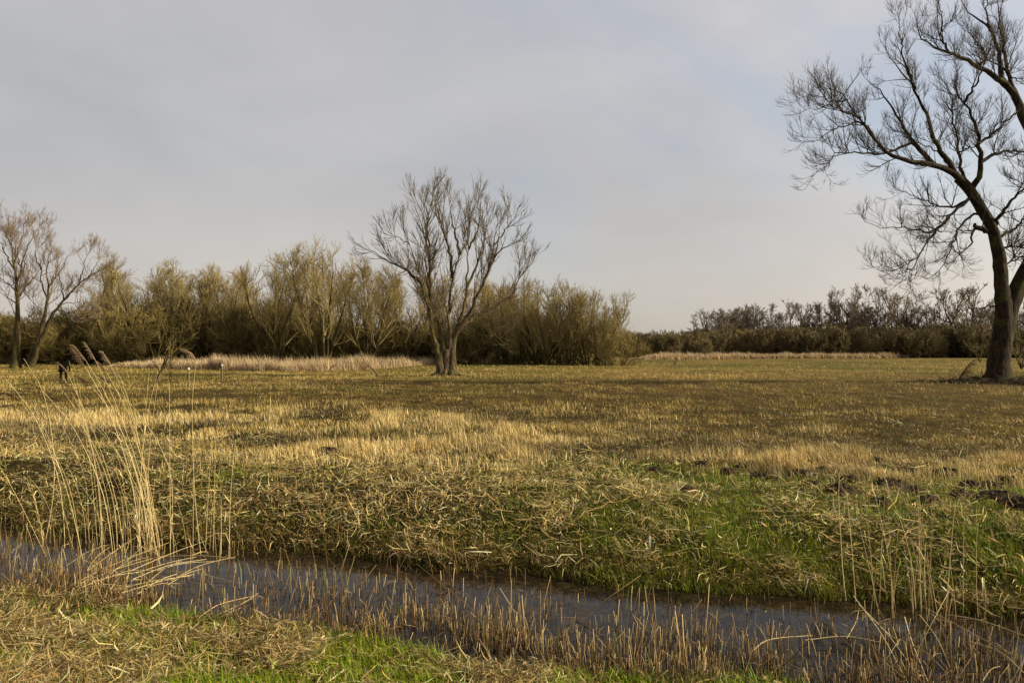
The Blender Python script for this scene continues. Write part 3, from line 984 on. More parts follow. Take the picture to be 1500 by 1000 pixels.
# --- patterns for the woods behind the meadow
def pattern(seed, nst, H, spread, r0, up, levels, sides=(8, 5, 3, 3, 3), t0=0.3, curve=0.10, base=0.3, dome=True):
    """stems fanning out from one foot, then generations of branches; base at the origin"""
    r = np.random.default_rng(seed)
    az = np.linspace(0, 2 * PI, nst, endpoint=False) + r.uniform(0, 6) + r.normal(0, 0.3, nst)
    sp = np.abs(r.normal(spread, spread * 0.35, nst))
    D = np.stack([np.sin(sp) * np.cos(az), np.sin(sp) * np.sin(az), np.cos(sp)], 1)
    S = np.stack([np.cos(az) * base, np.sin(az) * base, np.full(nst, -0.3)], 1) * np.array([r.uniform(0.3, 1, nst)]).T
    S[:, 2] = -0.3
    L = H * r.uniform(0.7, 1.0, nst)
    l0 = grow(S, D, L, r0 * r.uniform(0.6, 1.1, nst), 12, curve, up, 0.15, 0.02, r)
    gens = [l0]
    for a in levels:
        gens.append(branch(gens[-1], r=r, **a))
    if dome:
        tips = gens[-1][0][:, -1]
        a = np.percentile(np.hypot(tips[:, 0], tips[:, 1]), 85)
        zc = 0.42 * np.percentile(tips[:, 2], 90)
        c = np.percentile(tips[:, 2], 90) - zc
        for gi, (P, R) in enumerate(gens):
            rel = P - np.array([0, 0, zc])
            qq = np.sqrt((rel[..., 0] / a) ** 2 + (rel[..., 1] / a) ** 2 + (np.maximum(rel[..., 2], 0) / c) ** 2)
            f = np.where(qq > 0.8, (0.8 + (qq - 0.8) * 0.55) / np.maximum(qq, 1e-6), 1.0)[..., None]
            rel = np.concatenate([rel[..., :2] * f, np.where(rel[..., 2:] > 0, rel[..., 2:] * f, rel[..., 2:])], -1)
            gens[gi] = (rel + np.array([0, 0, zc]), R)
    mt, mc = MB(), MB()
    tubes(mt, *gens[0], sides[0], rough=0.05)
    for gn, sd in zip(gens[1:], sides[1:]):
        tubes(mc, *gn, sd, shade(len(gn[0]), r, 0.15))
    top = np.percentile(gens[-1][0][..., 2], 96 if 80 < seed < 92 else 98)
    print('pattern', seed, [len(gn[0]) for gn in gens], round(float(top), 1))
    return mt, mc, top


def lv(dens, t0, ang, l, rr, k, up, fork, rmin, wig=0.12, bias=0.3, asd=0.2):
    return dict(dens=dens, t0=t0, t1=1, ang=ang, asd=asd, lmean=l, rr=rr, k=k, wig=wig, up=up, taper=0.3, fork=fork, rmin=rmin, bias=bias)


PAT = {}


def make_pattern(key, bark, twig, **kw):
    mt, mc, top = pattern(**kw)
    PAT[key] = (mt.mesh('trunk', bark), mc.mesh('crown', twig), top)


WIL = [lv(1.0, .22, .55, 4.2, .016, 7, .07, 2, .032, .08), lv(1.8, .12, .58, 2.2, .013, 5, .05, 2, .02, .08), lv(2.2, .1, .55, 1.3, .011, 4, .05, 1, .014, .08), lv(1.5, .1, .55, .85, .010, 3, .05, 1, .0105, .08)]
for i, (sd, ns, sp) in enumerate(((51, 6, .30), (52, 5, .27), (53, 7, .33))):
    make_pattern(f'willow{i}', M_BARK_W, M_TW_W, seed=sd, nst=ns, H=11.5, spread=sp, r0=.22, up=.02, levels=WIL, curve=.06)
SAL = [lv(1.2, .12, .45, 3.0, .016, 6, .06, 2, .022, .08), lv(2.1, .1, .55, 1.8, .013, 5, .05, 2, .015, .08), lv(2.6, .1, .5, 1.0, .011, 3, .05, 1, .011, .08)]
for i, sd in enumerate((61, 62)):
    make_pattern(f'sallow{i}', M_BARK_W, M_TW_W, seed=sd, nst=14, H=8.0, spread=.45, r0=.10, up=.03, levels=SAL, base=1.2, curve=.06)
SCR = [lv(1.8, .05, .6, 2.2, .016, 5, .05, 1, .02), lv(3.2, .05, .6, 1.3, .014, 4, .06, 1, .016), lv(3.8, .05, .6, .8, .013, 3, .05, 1, .014)]
for i, sd in enumerate((71, 72)):
    make_pattern(f'scrub{i}', M_BARK_W, M_TW_S, seed=sd, nst=18, H=5.0, spread=.75, r0=.06, up=.06, levels=SCR, base=1.6)
ALD = [lv(1.9, .2, .75, 2.6, .018, 5, .04, 1, .04), lv(2.3, .12, .65, 1.6, .014, 4, .04, 2, .032), lv(3.0, .1, .65, 1.0, .014, 3, .02, 2, .03)]
for i, (sd, ns) in enumerate(((81, 1), (82, 2), (83, 3))):
    make_pattern(f'alder{i}', M_BARK_F, M_TW_F, seed=sd, nst=ns, H=14, spread=.12, r0=.2, up=.03, levels=ALD, curve=.04, dome=False)
OAK = [lv(1.2, .25, .7, 5, .02, 7, .06, 2, .05), lv(1.6, .15, .6, 2.8, .015, 5, .06, 2, .038), lv(2.0, .12, .6, 1.6, .013, 4, .06, 2, .03)]
make_pattern('oak0', M_BARK_F, M_TW_F, seed=91, nst=3, H=10, spread=.25, r0=.35, up=.02, levels=OAK)
HED = [lv(1.7, .05, .6, 2.6, .02, 5, .05, 1, .04), lv(2.8, .05, .6, 1.6, .018, 4, .05, 1, .036), lv(2.6, .05, .6, 1.0, .02, 3, .04, 1, .034)]
for i, sd in enumerate((95, 96)):
    make_pattern(f'hedge{i}', M_BARK_F, M_TW_H, seed=sd, nst=16, H=6.0, spread=.8, r0=.09, up=.07, levels=HED, base=2.4)


def plant(key, px, top, Y, label, group, name, cat, wide=1.0, twig=None):
    """set one tree of a pattern where the photograph shows its foot and its top"""
    p = W(px, 515, Y)
    zb = float(hgt(p[0], p[1]))
    Ht = W(px, top, Y)[2] - zb
    mt, mc, ht = PAT[key]
    s = Ht / ht
    root = empty(name, (p[0], p[1], zb), label, cat, group)
    for part, me in (('trunk', mt), ('crown', mc)):
        o = bpy.data.objects.new(part, me)
        C.objects.link(o)
        o.parent = root
        if part == 'crown' and twig is not None:
            o.material_slots[0].link = 'OBJECT'
            o.material_slots[0].material = twig
    root.scale = (s * wide, s * wide, s)
    root.rotation_euler = (0, 0, random.uniform(0, 2 * PI))
    return root


# willow wood on the left
WG = 'bare willows of the wood behind the meadow'
for key, px, top, Y, wd, lab in [
    ('willow0', 205, 386, 128, 1.25, 'broad domed willow, first tall crown right of the leaning tree'),
    ('willow2', 272, 386, 131, 1.10, 'willow with flat-topped crown between two domed willows'),
    ('willow1', 333, 398, 129, 1.05, 'lower willow just left of the gap before the two tallest willows'),
    ('willow1', 404, 372, 122, 0.95, 'tall upright willow left of the tallest crown in the wood'),
    ('willow0', 474, 362, 120, 0.95, 'tallest willow of the wood with an open airy crown'),
    ('willow2', 540, 384, 123, 0.95, 'leaning willow between the tallest willow and the lone meadow tree'),
    ('willow0', 600, 412, 128, 1.0, 'willow seen just left of the lone meadow tree\'s stems'),
    ('willow1', 655, 404, 133, 1.0, 'willow standing directly behind the stems of the lone meadow tree'),
    ('willow2', 710, 412, 130, 1.0, 'willow seen through the right limbs of the lone meadow tree'),
    ('willow1', 172, 412, 138, 1.1, 'low willow at the left end of the willow wood, by the long limb'),
    ('willow0', 238, 408, 140, 1.1, 'willow half hidden behind the two first domed crowns'),
    ('willow2', 304, 406, 141, 1.1, 'willow half hidden between the flat-topped and the lower willow'),
    ('willow0', 368, 408, 139, 1.0, 'willow in the dip just left of the tall upright willow'),
    ('willow2', 440, 392, 138, 1.0, 'willow half hidden in the gap between the two tallest willows'),
    ('willow1', 508, 396, 137, 1.0, 'willow half hidden just right of the tallest willow'),
    ('willow1', 572, 404, 139, 1.0, 'willow half hidden below the lone tree\'s low left limb'),
    ('willow0', 690, 424, 140, 1.1, 'willow half hidden behind the lone tree\'s low right limb'),
    ('willow2', 735, 428, 136, 1.0, 'willow half hidden left of the bushy sallows')]:
    plant(key, px, top, Y, lab, WG, 'willow_tree', 'tree', wd)
SG = 'bushy sallows at the right end of the wood'
for key, px, top, Y, wd, lab in [
    ('sallow0', 752, 418, 124, 1.0, 'bushy sallow beside the drooping tip of the lone tree'),
    ('sallow1', 794, 414, 123, 0.95, 'tallest rounded sallow with a reddish tinged top'),
    ('sallow0', 832, 424, 122, 0.95, 'rounded sallow just right of the tallest sallow'),
    ('sallow1', 866, 430, 122, 0.9, 'pointed sallow before the wood falls away'),
    ('sallow0', 884, 452, 121, 0.8, 'low sallow on the falling end of the wood')]:
    plant(key, px, top, Y, lab, SG, 'sallow_bush', 'bush', wd)
plant('scrub1', 904, 486, 118, 'last small brown bush at the end of the wood', None, 'bush', 'bush', 0.8)
UG = 'brown scrub under the willows'
for i, px in enumerate(list(range(-70, 430, 34)) + list(range(430, 890, 42))):
    top = 452 + random.uniform(-10, 14) + (10 if px < 140 else 0) + (12 if px > 420 else 0)
    plant(f'scrub{i % 2}', px + random.uniform(-6, 6), top, random.uniform(126, 136), 'dense brown scrub bush under the willow trees', UG, 'scrub_bush', 'bush', random.uniform(0.9, 1.2))
for i, px in enumerate(range(-110, 890, 46)):
    top = 474 + random.uniform(-8, 10) + (14 if px > 420 else 0)
    plant(f'scrub{(i + 1) % 2}', px, top, random.uniform(144, 152), 'dense brown scrub bush under the willow trees', UG, 'scrub_bush', 'bush', random.uniform(1.1, 1.4))

# far dark wood on the right
FG = 'dark scrub bushes along the far edge of the meadow'
for i, px in enumerate(range(925, 1720, 24)):
    Y = 262 if px > 1040 else 240
    top = (482 if px > 1040 else 489) + random.uniform(-6, 6)
    plant(f'hedge{i % 2}', px + random.uniform(-5, 5), top, Y + random.uniform(-6, 10), 'dense dark scrub bush in the far hedge line beyond the pale reed strip', FG, 'scrub_bush', 'bush', random.uniform(0.85, 1.15))
for i, px in enumerate(range(930, 1760, 38)):
    plant(f'hedge{(i + 1) % 2}', px, 484 + random.uniform(-6, 6) + (6 if px < 1040 else 0), 292 + random.uniform(-6, 8), 'dense dark scrub bush in the far hedge line beyond the pale reed strip', FG, 'scrub_bush', 'bush', random.uniform(1.0, 1.3))
AG = 'bare trees rising over the far scrub'
for key, px, top, Y, wd, lab in [
    ('alder0', 1014, 463, 250, 0.7, 'small pale lone tree rising over the far scrub'),
    ('alder2', 1052, 464, 252, 1.2, 'low dark alder at the left end of the far tree row'),
    ('alder1', 1072, 454, 250, 1.2, 'dark clumped alder, second in the far tree row'),
    ('alder2', 1092, 450, 252, 1.2, 'densest dark alder of the far tree row'),
    ('alder0', 1112, 452, 256, 1.1, 'thin upright alder behind the densest one'),
    ('alder1', 1134, 448, 254, 1.1, 'slender far alder left of the round open tree'),
    ('oak0', 1164, 444, 252, 0.9, 'round open-crowned bare tree left of the gap in the far row'),
    ('alder1', 1210, 430, 250, 0.95, 'feathery birch just right of the gap in the far row'),
    ('alder0', 1232, 427, 252, 1.0, 'upright birch, second right of the gap in the far row'),
    ('alder2', 1256, 424, 250, 0.95, 'tallest feathery birch under the drooping limb'),
    ('alder1', 1276, 428, 254, 1.0, 'birch seen behind the drooping limb tips'),
    ('oak0', 1306, 430, 250, 0.75, 'pale spreading tree right of the birch group'),
    ('alder2', 1334, 438, 252, 1.0, 'ivy-dark upright tree right of the pale spreading tree'),
    ('alder0', 1362, 444, 256, 0.9, 'shorter thin tree before the lone far birch'),
    ('alder0', 1378, 425, 252, 0.7, 'slim lone birch standing above its far neighbours'),
    ('oak0', 1418, 422, 248, 1.05, 'fan-shaped bare tree by the dead stub of the big trunk'),
    ('alder1', 1446, 440, 252, 1.0, 'far tree just left of the big dark trunk'),
    ('alder2', 1510, 440, 250, 1.0, 'far tree just right of the big dark trunk'),
    ('oak0', 1560, 432, 252, 1.0, 'far spreading tree beyond the right edge'),
    ('alder1', 1620, 440, 252, 1.0, 'far upright tree beyond the right edge')]:
    plant(key, px, top, Y + 24, lab, AG, 'bare_tree', 'tree', wd)

MG = 'low bare trees massed behind the far scrub'
for i, px in enumerate(range(1046, 1720, 15)):
    top = (462 if px < 1190 else 452) + random.uniform(-9, 9)
    plant(random.choice(['alder0', 'alder1', 'alder2', 'oak0']), px + random.uniform(-6, 6), top, random.uniform(268, 290), 'low bare tree in the brown mass behind the far scrub', MG, 'bare_tree', 'tree', random.uniform(0.9, 1.4))

# wooded ridge on the horizon
mb = MB()
xs = np.linspace(-200, 900, 240)
yb = np.array([0, 40, 110, 240.0])
v = []
for j, yy in enumerate(yb):
    prof = (15 + 8 * fbm(xs * 0.01, xs * 0 + 2) + 3 * fbm(xs * 0.09, xs * 0 + 7) + 2.2 * fbm(xs * 0.5, xs * 0 + 3)) * sm(-200, 60, xs) * sm(900, 520, xs)
    h = prof * (0, 0.75, 1, 0)[j]
    v.append(np.stack([xs, 760 + yy + 0 * xs, h - 0.6], 1))
v = np.concatenate(v)
q = [[j * 240 + i, j * 240 + i + 1, (j + 1) * 240 + i + 1, (j + 1) * 240 + i] for j in range(3) for i in range(239)]
mb.add(v, q)
tag(mb.obj('hills', plain('far wooded ridge', (0.05, 0.048, 0.042), (0.085, 0.075, 0.06), 0.12)), kind='structure')


# ------------------------------------------------------------------ small things in the meadow
def fanned(name, px, py, label, cat, stems, twigs, bark, tw, r):
    """small shrub drawn from a few stems"""
    p = G(px, py)
    p[2] = float(hgt(p[0], p[1]))
    root = empty(name, p, label, cat)
    P, R = guided([(np.array(s) + p, a, b) for s, a, b in stems], r, 0.02, 12)
    mb = MB()
    tubes(mb, P, R, 7, rough=0.08)
    mb.obj('stem', bark, root, loc=p)
    lvv = (P, R)
    mb = MB()
    for a in twigs:
        lvv = branch(lvv, r=r, **a)
        tubes(mb, *lvv, 3, shade(len(lvv[0]), r))
    mb.obj('crown', tw, root, loc=p)
    return root


r = np.random.default_rng(77)
TW = [lv(2.2, .25, .45, 1.5, .009, 5, .02, 2, .009), lv(2.6, .1, .5, .8, .009, 4, .02, 1, .007)]
fanned('leaning_shrub', 228, 556, 'dark leaning shrub fanning into thin twigs near two wooden posts', 'shrub',
       [([(0, 0, -.1), (.55, .1, .9), (1.0, .2, 2.0), (1.6, .2, 3.1)], .11, .01), ([(0.1, 0, 0), (.6, -.1, 1.0), (.9, -.4, 2.0), (1.0, -.6, 3.1)], .07, .01),
        ([(0.1, 0, .1), (.7, .2, 1.0), (1.3, .5, 2.0), (2.0, .7, 2.8)], .06, .01), ([(0.4, 0, .7), (.5, .3, 1.6), (.2, .5, 2.4)], .04, .01),
        ([(0.4, 0, .6), (.9, -.4, 1.3), (1.6, -.6, 1.8), (2.3, -.7, 2.0)], .035, .01), ([(.3, 0, .5), (-.2, -.2, 1.4), (-.7, -.3, 2.0)], .03, .008)], TW, M_BARK_W, M_TW_S, r)
YT = [lv(2.0, .15, .4, 1.2, .009, 4, .03, 1, .008), lv(2.6, .1, .5, .6, .009, 3, .03, 1, .007)]
fanned('sapling_shrub', 1496, 541, 'yellow-green whippy shrub behind the right side of the big trunk', 'shrub',
       [([(0, 0, 0), (.5 * a, .3 * b, 1.6), (1.3 * a, .8 * b, 3.4)], .06, .015) for a, b in ((1, 1), (-1, .5), (.4, -1), (1.8, .2), (-1.6, -.4), (0, .8), (2.2, -.6))], YT, M_BARK_W, M_TW_W, r)
fanned('sapling_shrub', 1436, 531, 'thin whippy shrub behind the left side of the big trunk', 'shrub',
       [([(0, 0, 0), (.6 * a, .3 * b, 1.8), (1.6 * a, .8 * b, 3.6)], .06, .015) for a, b in ((1, 1), (-1, .5), (.4, -1), (-1.8, .2), (-1.3, -.4))], YT, M_BARK_W, M_TW_S, r)
fanned('dry_weed', 988, 535, 'small dry weed clump alone on the far meadow', 'weed',
       [([(0, 0, 0), (.15 * a, .1 * b, .6), (.4 * a, .3 * b, 1.2)], .03, .012) for a, b in ((1, 1), (-1, .5), (.4, -1), (-.2, .2), (1.6, -.4))], [lv(4, .2, .5, .5, .012, 3, .03, 1, .012)], M_BARK_F, M_TW_S, r)


def stick(name, pts, rad, label, px, py, Y, twigs=0):
    p0 = W(px, py, Y)
    pts = [W(a, b, Y) - W(*pts[0], Y) + p0 for a, b in pts]
    z = float(hgt(p0[0], p0[1]))
    pts = [np.array([q[0], q[1] + 0.25 * i, q[2] - p0[2] + z]) for i, q in enumerate(pts)]
    P = smooth_path(pts, 16)[None]
    mb = MB()
    R = np.linspace(rad, rad * 0.35, 16)[None]
    tubes(mb, P, R, 7, rough=0.15)
    if twigs:
        b1 = branch((P, R), 1.4, .2, 1, .7, .2, .9, .02, 4, .12, .03, .4, r, rmin=.012)
        tubes(mb, *b1, 4)
    o = mb.obj(name, M_BARK_F, loc=(pts[0][0], pts[0][1], z))
    return tag(o, label, 'branch')


stick('dead_branch', [(554, 551), (547, 541), (535, 532), (526, 517)], .05, 'thin curved dead branch sticking up left of the lone tree', 554, 551, 64)
stick('dead_branch', [(483, 543), (485, 536), (492, 531)], .09, 'short bent dead branch stump in front of the reed bed', 483, 543, 80)
stick('fallen_branch', [(112, 530), (95, 523), (75, 520), (60, 521), (48, 527)], .07, 'grey fallen branch arching by the foot of the leaning tree', 112, 538, 92, 1)
stick('fallen_branch', [(110, 532), (124, 527), (140, 525), (165, 524), (195, 527)], .055, 'long low fallen branch along the scrub edge near the person', 110, 538, 92, 1)

# wooden posts with pale tops
M_POST = plain('weathered grey wood', (0.10, 0.09, 0.055), (0.24, 0.21, 0.13), 14)
M_CAP = plain('white painted post top', (0.70, 0.70, 0.66), (0.82, 0.82, 0.79), 30, 0.5)
for px, py, lab in ((276, 570, 'weathered wooden post with white top beside the leaning shrub'), (325, 559, 'wooden post with white top farther from the leaning shrub, before the reeds')):
    p = G(px, py)
    p[2] = float(hgt(p[0], p[1]))
    root = empty('wooden_post', p, lab, 'post', 'white-topped wooden posts')
    mb = MB()
    P = np.array([[[0, 0, -0.3], [0.004, 0, .3], [.0, .003, .7], [0, 0, 1.0]]])
    tubes(mb, P, np.array([[.062, .06, .058, .057]]), 12, cap=True, rough=0.04)
    mb.obj('shaft', M_POST, root)
    mb = MB()
    tubes(mb, np.array([[[0, 0, .995], [0, 0, 1.0], [0, 0, 1.09], [0, 0, 1.105], [0, 0, 1.11]]]), np.array([[.05, .066, .066, .055, .002]]), 14)
    mb.obj('cap', M_CAP, root)

# molehills
M_SOIL = plain('fresh dark soil', (0.010, 0.007, 0.004), (0.075, 0.05, 0.028), 34, 0.95)
for i, (px, py, rad) in enumerate(MH):
    p = MHP[i]
    rad *= 0.88
    n1, n2 = 48, 14
    a = np.linspace(0, 2 * PI, n1, endpoint=False)[None]
    rr_ = np.linspace(1, 0.02, n2)[:, None]
    rad_a = rad * (1 + 0.35 * (fbm(np.cos(a) * 1.7 + i * 3, np.sin(a) * 1.7, 3) - 0.5) * 2)
    x, y = rr_ * rad_a * np.cos(a), rr_ * rad_a * np.sin(a) * 0.9
    h = 0.26 * rad * (1 - rr_ ** 2) ** 0.8 * (0.75 + 0.7 * fbm(x * 14 + i, y * 14, 3)) + 0.075 * (fbm(x * 22, y * 22 + i, 3) - 0.42) + 0.03
    h = h + 0.03 * (vnoise(x * 55 + 9, y * 55) - 0.4) * (rr_ < 0.95)
    h[0] = -0.06
    v = np.stack([x, y, h], -1).reshape(-1, 3)
    ii = np.arange(n1 * n2).reshape(n2, n1)
    q = np.stack([ii[:-1], np.roll(ii[:-1], -1, 1), np.roll(ii[1:], -1, 1), ii[1:]], -1).reshape(-1, 4)
    mb = MB()
    mb.add(v, q, [[ii[-1, 0], ii[-1, k], ii[-1, k + 1]] for k in range(1, n1 - 1)])
    o = mb.obj('molehill', M_SOIL)
    o.location = p
    if px < 760:
        tag(o, 'small black molehill in the tan stubble and litter left of the green patch', 'molehill', 'molehills in the tan stubble')
    else:
        tag(o, 'black molehill in the green grass patch beyond the ditch', 'molehill', 'molehills in the green patch')

# brush heaped round the foot of the big tree
r = np.random.default_rng(88)
n = 1500
a = r.uniform(0, 2 * PI, n)
q = np.abs(r.normal(0, 1, n)) * 1.5 + 0.7
X, Y = orr[0] + np.cos(a) * q * 1.25 - 0.3, orr[1] + np.sin(a) * q * 0.8 - 0.3
S = np.stack([X, Y, hgt(X, Y) + r.uniform(0, 0.40, n) * np.exp(-((q - 0.7) / 1.4))], 1)
D = np.stack([r.normal(0, 1, n), r.normal(0, 1, n), r.normal(0, 0.22, n)], 1)
P, R = grow(S, D, r.uniform(0.3, 1.3, n), r.uniform(0.008, 0.022, n), 4, 0.2, -0.02, 0.5, 0.005, r)
mb = MB()
tubes(mb, P, R, 4, shade(n, r, 0.3))
tag(mb.obj('brushwood', M_TW_R), 'dark broken brushwood lying round the foot of the big tree', 'brushwood', kind='stuff')

# ------------------------------------------------------------------ reeds standing in the ditch
REEDC = [(0.70, 0.54, 0.26), (0.60, 0.44, 0.19), (0.76, 0.61, 0.33)]


def reed(base_px, tip_px, label, plume=None, group='tall reeds in the ditch', bow=0.12, pc=(0.26, 0.165, 0.105), droop=0.6, plen=0.27, dy=0.0, rad=0.0044, leaves=1, r=None, heading=-1):
    b = G(base_px[0], base_px[1], WATER)
    b[2] = min(float(hgt(b[0], b[1])), WATER) - 0.05 if float(hgt(b[0], b[1])) < WATER + 0.02 else float(hgt(b[0], b[1])) - 0.03
    t = W(tip_px[0], tip_px[1], b[1] + dy)
    v = t - b
    mid = b + v * 0.5 + np.array([-v[0] * bow * 1.6, -0.3 * dy * bow, 0.0])
    p3 = b + v * 0.8 + np.array([-v[0] * bow * 1.2, 0, 0.0])
    path = smooth_path([b, b + v * 0.25 + np.array([-v[0] * bow, 0, 0]), mid, p3, t], 14)
    c = np.array(random.choice(REEDC)) * random.uniform(0.85, 1.1)
    mb = MB()
    R = rad * np.linspace(1.15, 0.55, 14)[None]
    tubes(mb, path[None], R, 6, c[None])
    # old leaf sheaths
    for _ in range(leaves):
        i = r.integers(3, 11)
        blades(mb, path[i:i + 1], np.array([PI + r.normal(0, 0.8)]), np.array([r.uniform(0.3, 1.0)]), np.array([r.uniform(0.12, 0.32)]), np.array([0.010]), np.array([r.uniform(0.4, 1.6)]), (c * 0.9)[None])
    if plume is None:
        o = mb.obj('reed_stalk', M_REED, loc=b)
        return tag(o, label, 'reed', group)
    root = empty('reed', b, label, 'reed', group)
    mb.obj('stem', M_REED, root, loc=b)
    # seed head: a rachis with many drooping branchlets swept to one side
    d0 = unit(path[-1] - path[-3])
    side = np.array([heading * 1.0, r.normal(0, 0.3), 0])
    rk = [path[-1]]
    plen = plen * 1.08
    d = d0
    for i in range(8):
        d = unit(d + side * 0.10 * droop + np.array([0, 0, -0.10 * droop]))
        rk.append(rk[-1] + d * plen / 8)
    rk = np.array(rk)
    mp = MB()
    tubes(mp, rk[None], np.linspace(0.0028, 0.0012, 9)[None], 5, np.array(pc)[None])
    m = 64 if plume == 'full' else 40
    s = r.uniform(0, 8, m)
    i = np.minimum(s.astype(int), 7)
    f = (s - i)[:, None]
    S = rk[i] * (1 - f) + rk[i + 1] * f
    T = unit(rk[i + 1] - rk[i])
    D = unit(T * 1.0 + r.normal(0, 0.17, (m, 3)) + side * 0.42)
    ln = plen * (0.46 - 0.03 * s) * r.uniform(0.6, 1.2, m) * (1 if plume == 'full' else 0.55)
    P, RR = grow(S, D, ln, np.full(m, 0.0016), 4, 0.08, -0.16, 0.6, 0.001, r)
    tubes(mp, P, RR, 3, np.array(pc) * np.exp(r.normal(0, 0.2, (m, 1))))
    ns = m * 5
    i = r.integers(0, m, ns)
    j = r.integers(1, 5, ns)
    p = P[i, j] + r.normal(0, 0.003, (ns, 3))
    dd = unit(P[i, j] - P[i, j - 1])
    azz = np.arctan2(dd[:, 1], dd[:, 0]) + r.normal(0, 0.5, ns)
    le = np.arccos(np.clip(dd[:, 2], -1, 1)) + r.normal(0, 0.3, ns)
    blades(mp, p, azz, le, r.uniform(0.010, 0.024, ns), r.uniform(0.002, 0.0042, ns), np.zeros(ns), np.clip(np.array(pc) * np.exp(r.normal(0, 0.28, (ns, 1))), 0, 1))
    mp.obj('seed_head', M_PLUME, root, loc=b)
    return root


r = np.random.default_rng(99)
PALE, DARK, MIDC = (0.50, 0.37, 0.255), (0.17, 0.105, 0.065), (0.29, 0.19, 0.125)
for bp, tp, lab, kind, pc, dr, pl, bw, dy in [
    ((226, 806), (127, 530), 'reed with the tallest bushy pale seed head of the clump', 'full', PALE, .25, .30, .10, .3),
    ((236, 812), (140, 528), 'reed with a slim upright pale head right of the tallest one', 'slim', PALE, .12, .24, .10, -.2),
    ((238, 806), (163, 536), 'reed with a curved pinkish head, rightmost pale head of the clump', 'full', PALE, .22, .22, .08, .4),
    ((233, 800), (156, 545), 'reed with a shaggy pinkish head tucked behind the rightmost pale one', 'full', MIDC, .25, .22, .08, .8),
    ((210, 808), (124, 536), 'reed with a long brown head leaning over the person', 'full', MIDC, .12, .26, .14, .1),
    ((190, 815), (116, 584), 'reed with a dark wide head blown sideways below the person', 'full', DARK, .55, .34, .16, -.5),
    ((218, 806), (136, 567), 'reed with a dark feathery head in the middle of the plumes', 'full', DARK, .5, .32, .14, .6),
    ((224, 803), (166, 562), 'reed with a low wide brown head right of the dark feathery one', 'full', MIDC, .8, .22, .10, 1.0),
    ((168, 812), (62, 572), 'reed with a thin dark head bent flat left of the person', 'slim', DARK, .7, .26, .16, .3),
    ((172, 806), (88, 588), 'reed with a small dark nodding head below the thin bent one', 'slim', DARK, .8, .20, .16, .7),
    ((120, 800), (30, 588), 'reed with a dark head blown flat, second from the clump\'s left end', 'full', DARK, .9, .28, .20, -.3),
    ((150, 806), (100, 548), 'reed with a pale feathery head close right of the person', 'slim', PALE, .5, .22, .14, .4),
    ((228, 803), (176, 552), 'reed with a thin curling pale head just right of the plume cluster', 'slim', PALE, 1.0, .2, .08, .5),
    ((95, 802), (10, 556), 'reed with a thin pale drooping tip at the far left of the clump', 'slim', PALE, .9, .2, .20, .2),
    ((297, 812), (287, 532), 'reed with a one-sided pale head drooping over, standing alone', 'full', PALE, 1.3, .24, -.3, .2)]:
    reed(bp, tp, lab, kind, pc=pc, droop=dr, plen=pl, bow=bw, dy=dy, r=r, leaves=1)
reed((214, 790), (231, 560), 'reed curving over to a pale wispy tip beside the leaning shrub', 'slim', pc=PALE, droop=.2, plen=.13, bow=.35, dy=.2, r=r, heading=1)
reed((250, 815), (248, 560), 'straight reed with a dark narrow upright seed head', 'slim', pc=(0.13, 0.075, 0.042), droop=.05, plen=.30, bow=0, dy=.1, r=r, heading=1)
reed((312, 806), (316, 630), 'shorter reed with a tiny dark head right of the clump', 'slim', pc=DARK, droop=.1, plen=.08, bow=0, dy=.1, r=r)
reed((1335, 905), (1403, 558), 'lone reed with a dark backlit head left of the big trunk', 'full', pc=(0.10, 0.062, 0.04), droop=.35, plen=.26, bow=.1, dy=.5, r=r, rad=.0015, heading=1, leaves=0)

BL = 'bare reed stalks of the clump'
for _ in range(60):
    grp = random.random()
    bx = random.gauss(222, 17) if grp < .36 else random.gauss(68, 12) if grp < .50 else random.gauss(135, 16) if grp < .66 else random.uniform(0, 360)
    by = 800 + (bx) * 0.045 + random.uniform(-16, 14)
    h = random.choice([random.uniform(40, 120), random.uniform(120, 280)]) if bx < 260 else random.uniform(40, 190)
    lean = random.gauss(0.24, 0.24) if bx < 260 else random.gauss(0.0, 0.14)
    reed((bx, by), (bx - h * lean, by - h), 'tall bare straw-coloured reed stalk of the clump standing in the ditch', None, group=BL, bow=random.uniform(0.0, 0.32), dy=random.uniform(-.5, .6), r=r, leaves=random.choice([0, 1, 2, 3]), rad=random.uniform(.0018, .0038))
BR = 'thin bare reed stalks on the shaded bank'
for _ in range(28):
    bx = random.gauss(1345, 55) if random.random() < .8 else random.uniform(1230, 1500)
    by = 880 + (bx - 1200) * 0.10 + random.uniform(-10, 22)
    h = random.uniform(70, 200) if random.random() < .8 else random.uniform(200, 290)
    lean = random.gauss(0.08, 0.15)
    reed((bx, by), (bx - h * lean, by - h), 'thin bare reed stalk standing in the ditch below the big tree', None, group=BR, bow=random.uniform(0.0, 0.2), dy=random.uniform(-.4, .6), r=r, leaves=random.choice([0, 0, 1]), rad=random.uniform(.0026, .004))


def fallen(a, b, za, zb, label, group, rad=0.005, sag=0.03):
    A, B = G(*a, za), G(*b, zb)
    M1 = (A + B) / 2 + np.array([r.normal(0, .04), r.normal(0, .04), sag])
    P = smooth_path([A, M1, B], 10)[None]
    mb = MB()
    tubes(mb, P, np.linspace(rad, rad * .6, 10)[None], 6, np.array(random.choice(REEDC))[None] * random.uniform(.7, 1.05))
    for _ in range(2):
        i = r.integers(2, 9)
        blades(mb, P[0, i:i + 1], np.array([r.uniform(0, 6)]), np.array([r.uniform(.8, 1.6)]), np.array([r.uniform(.1, .25)]), np.array([.009]), np.array([.4]), np.array([[.5, .37, .19]]))
    tag(mb.obj('fallen_reed', M_REED, loc=A), label, 'reed', group)


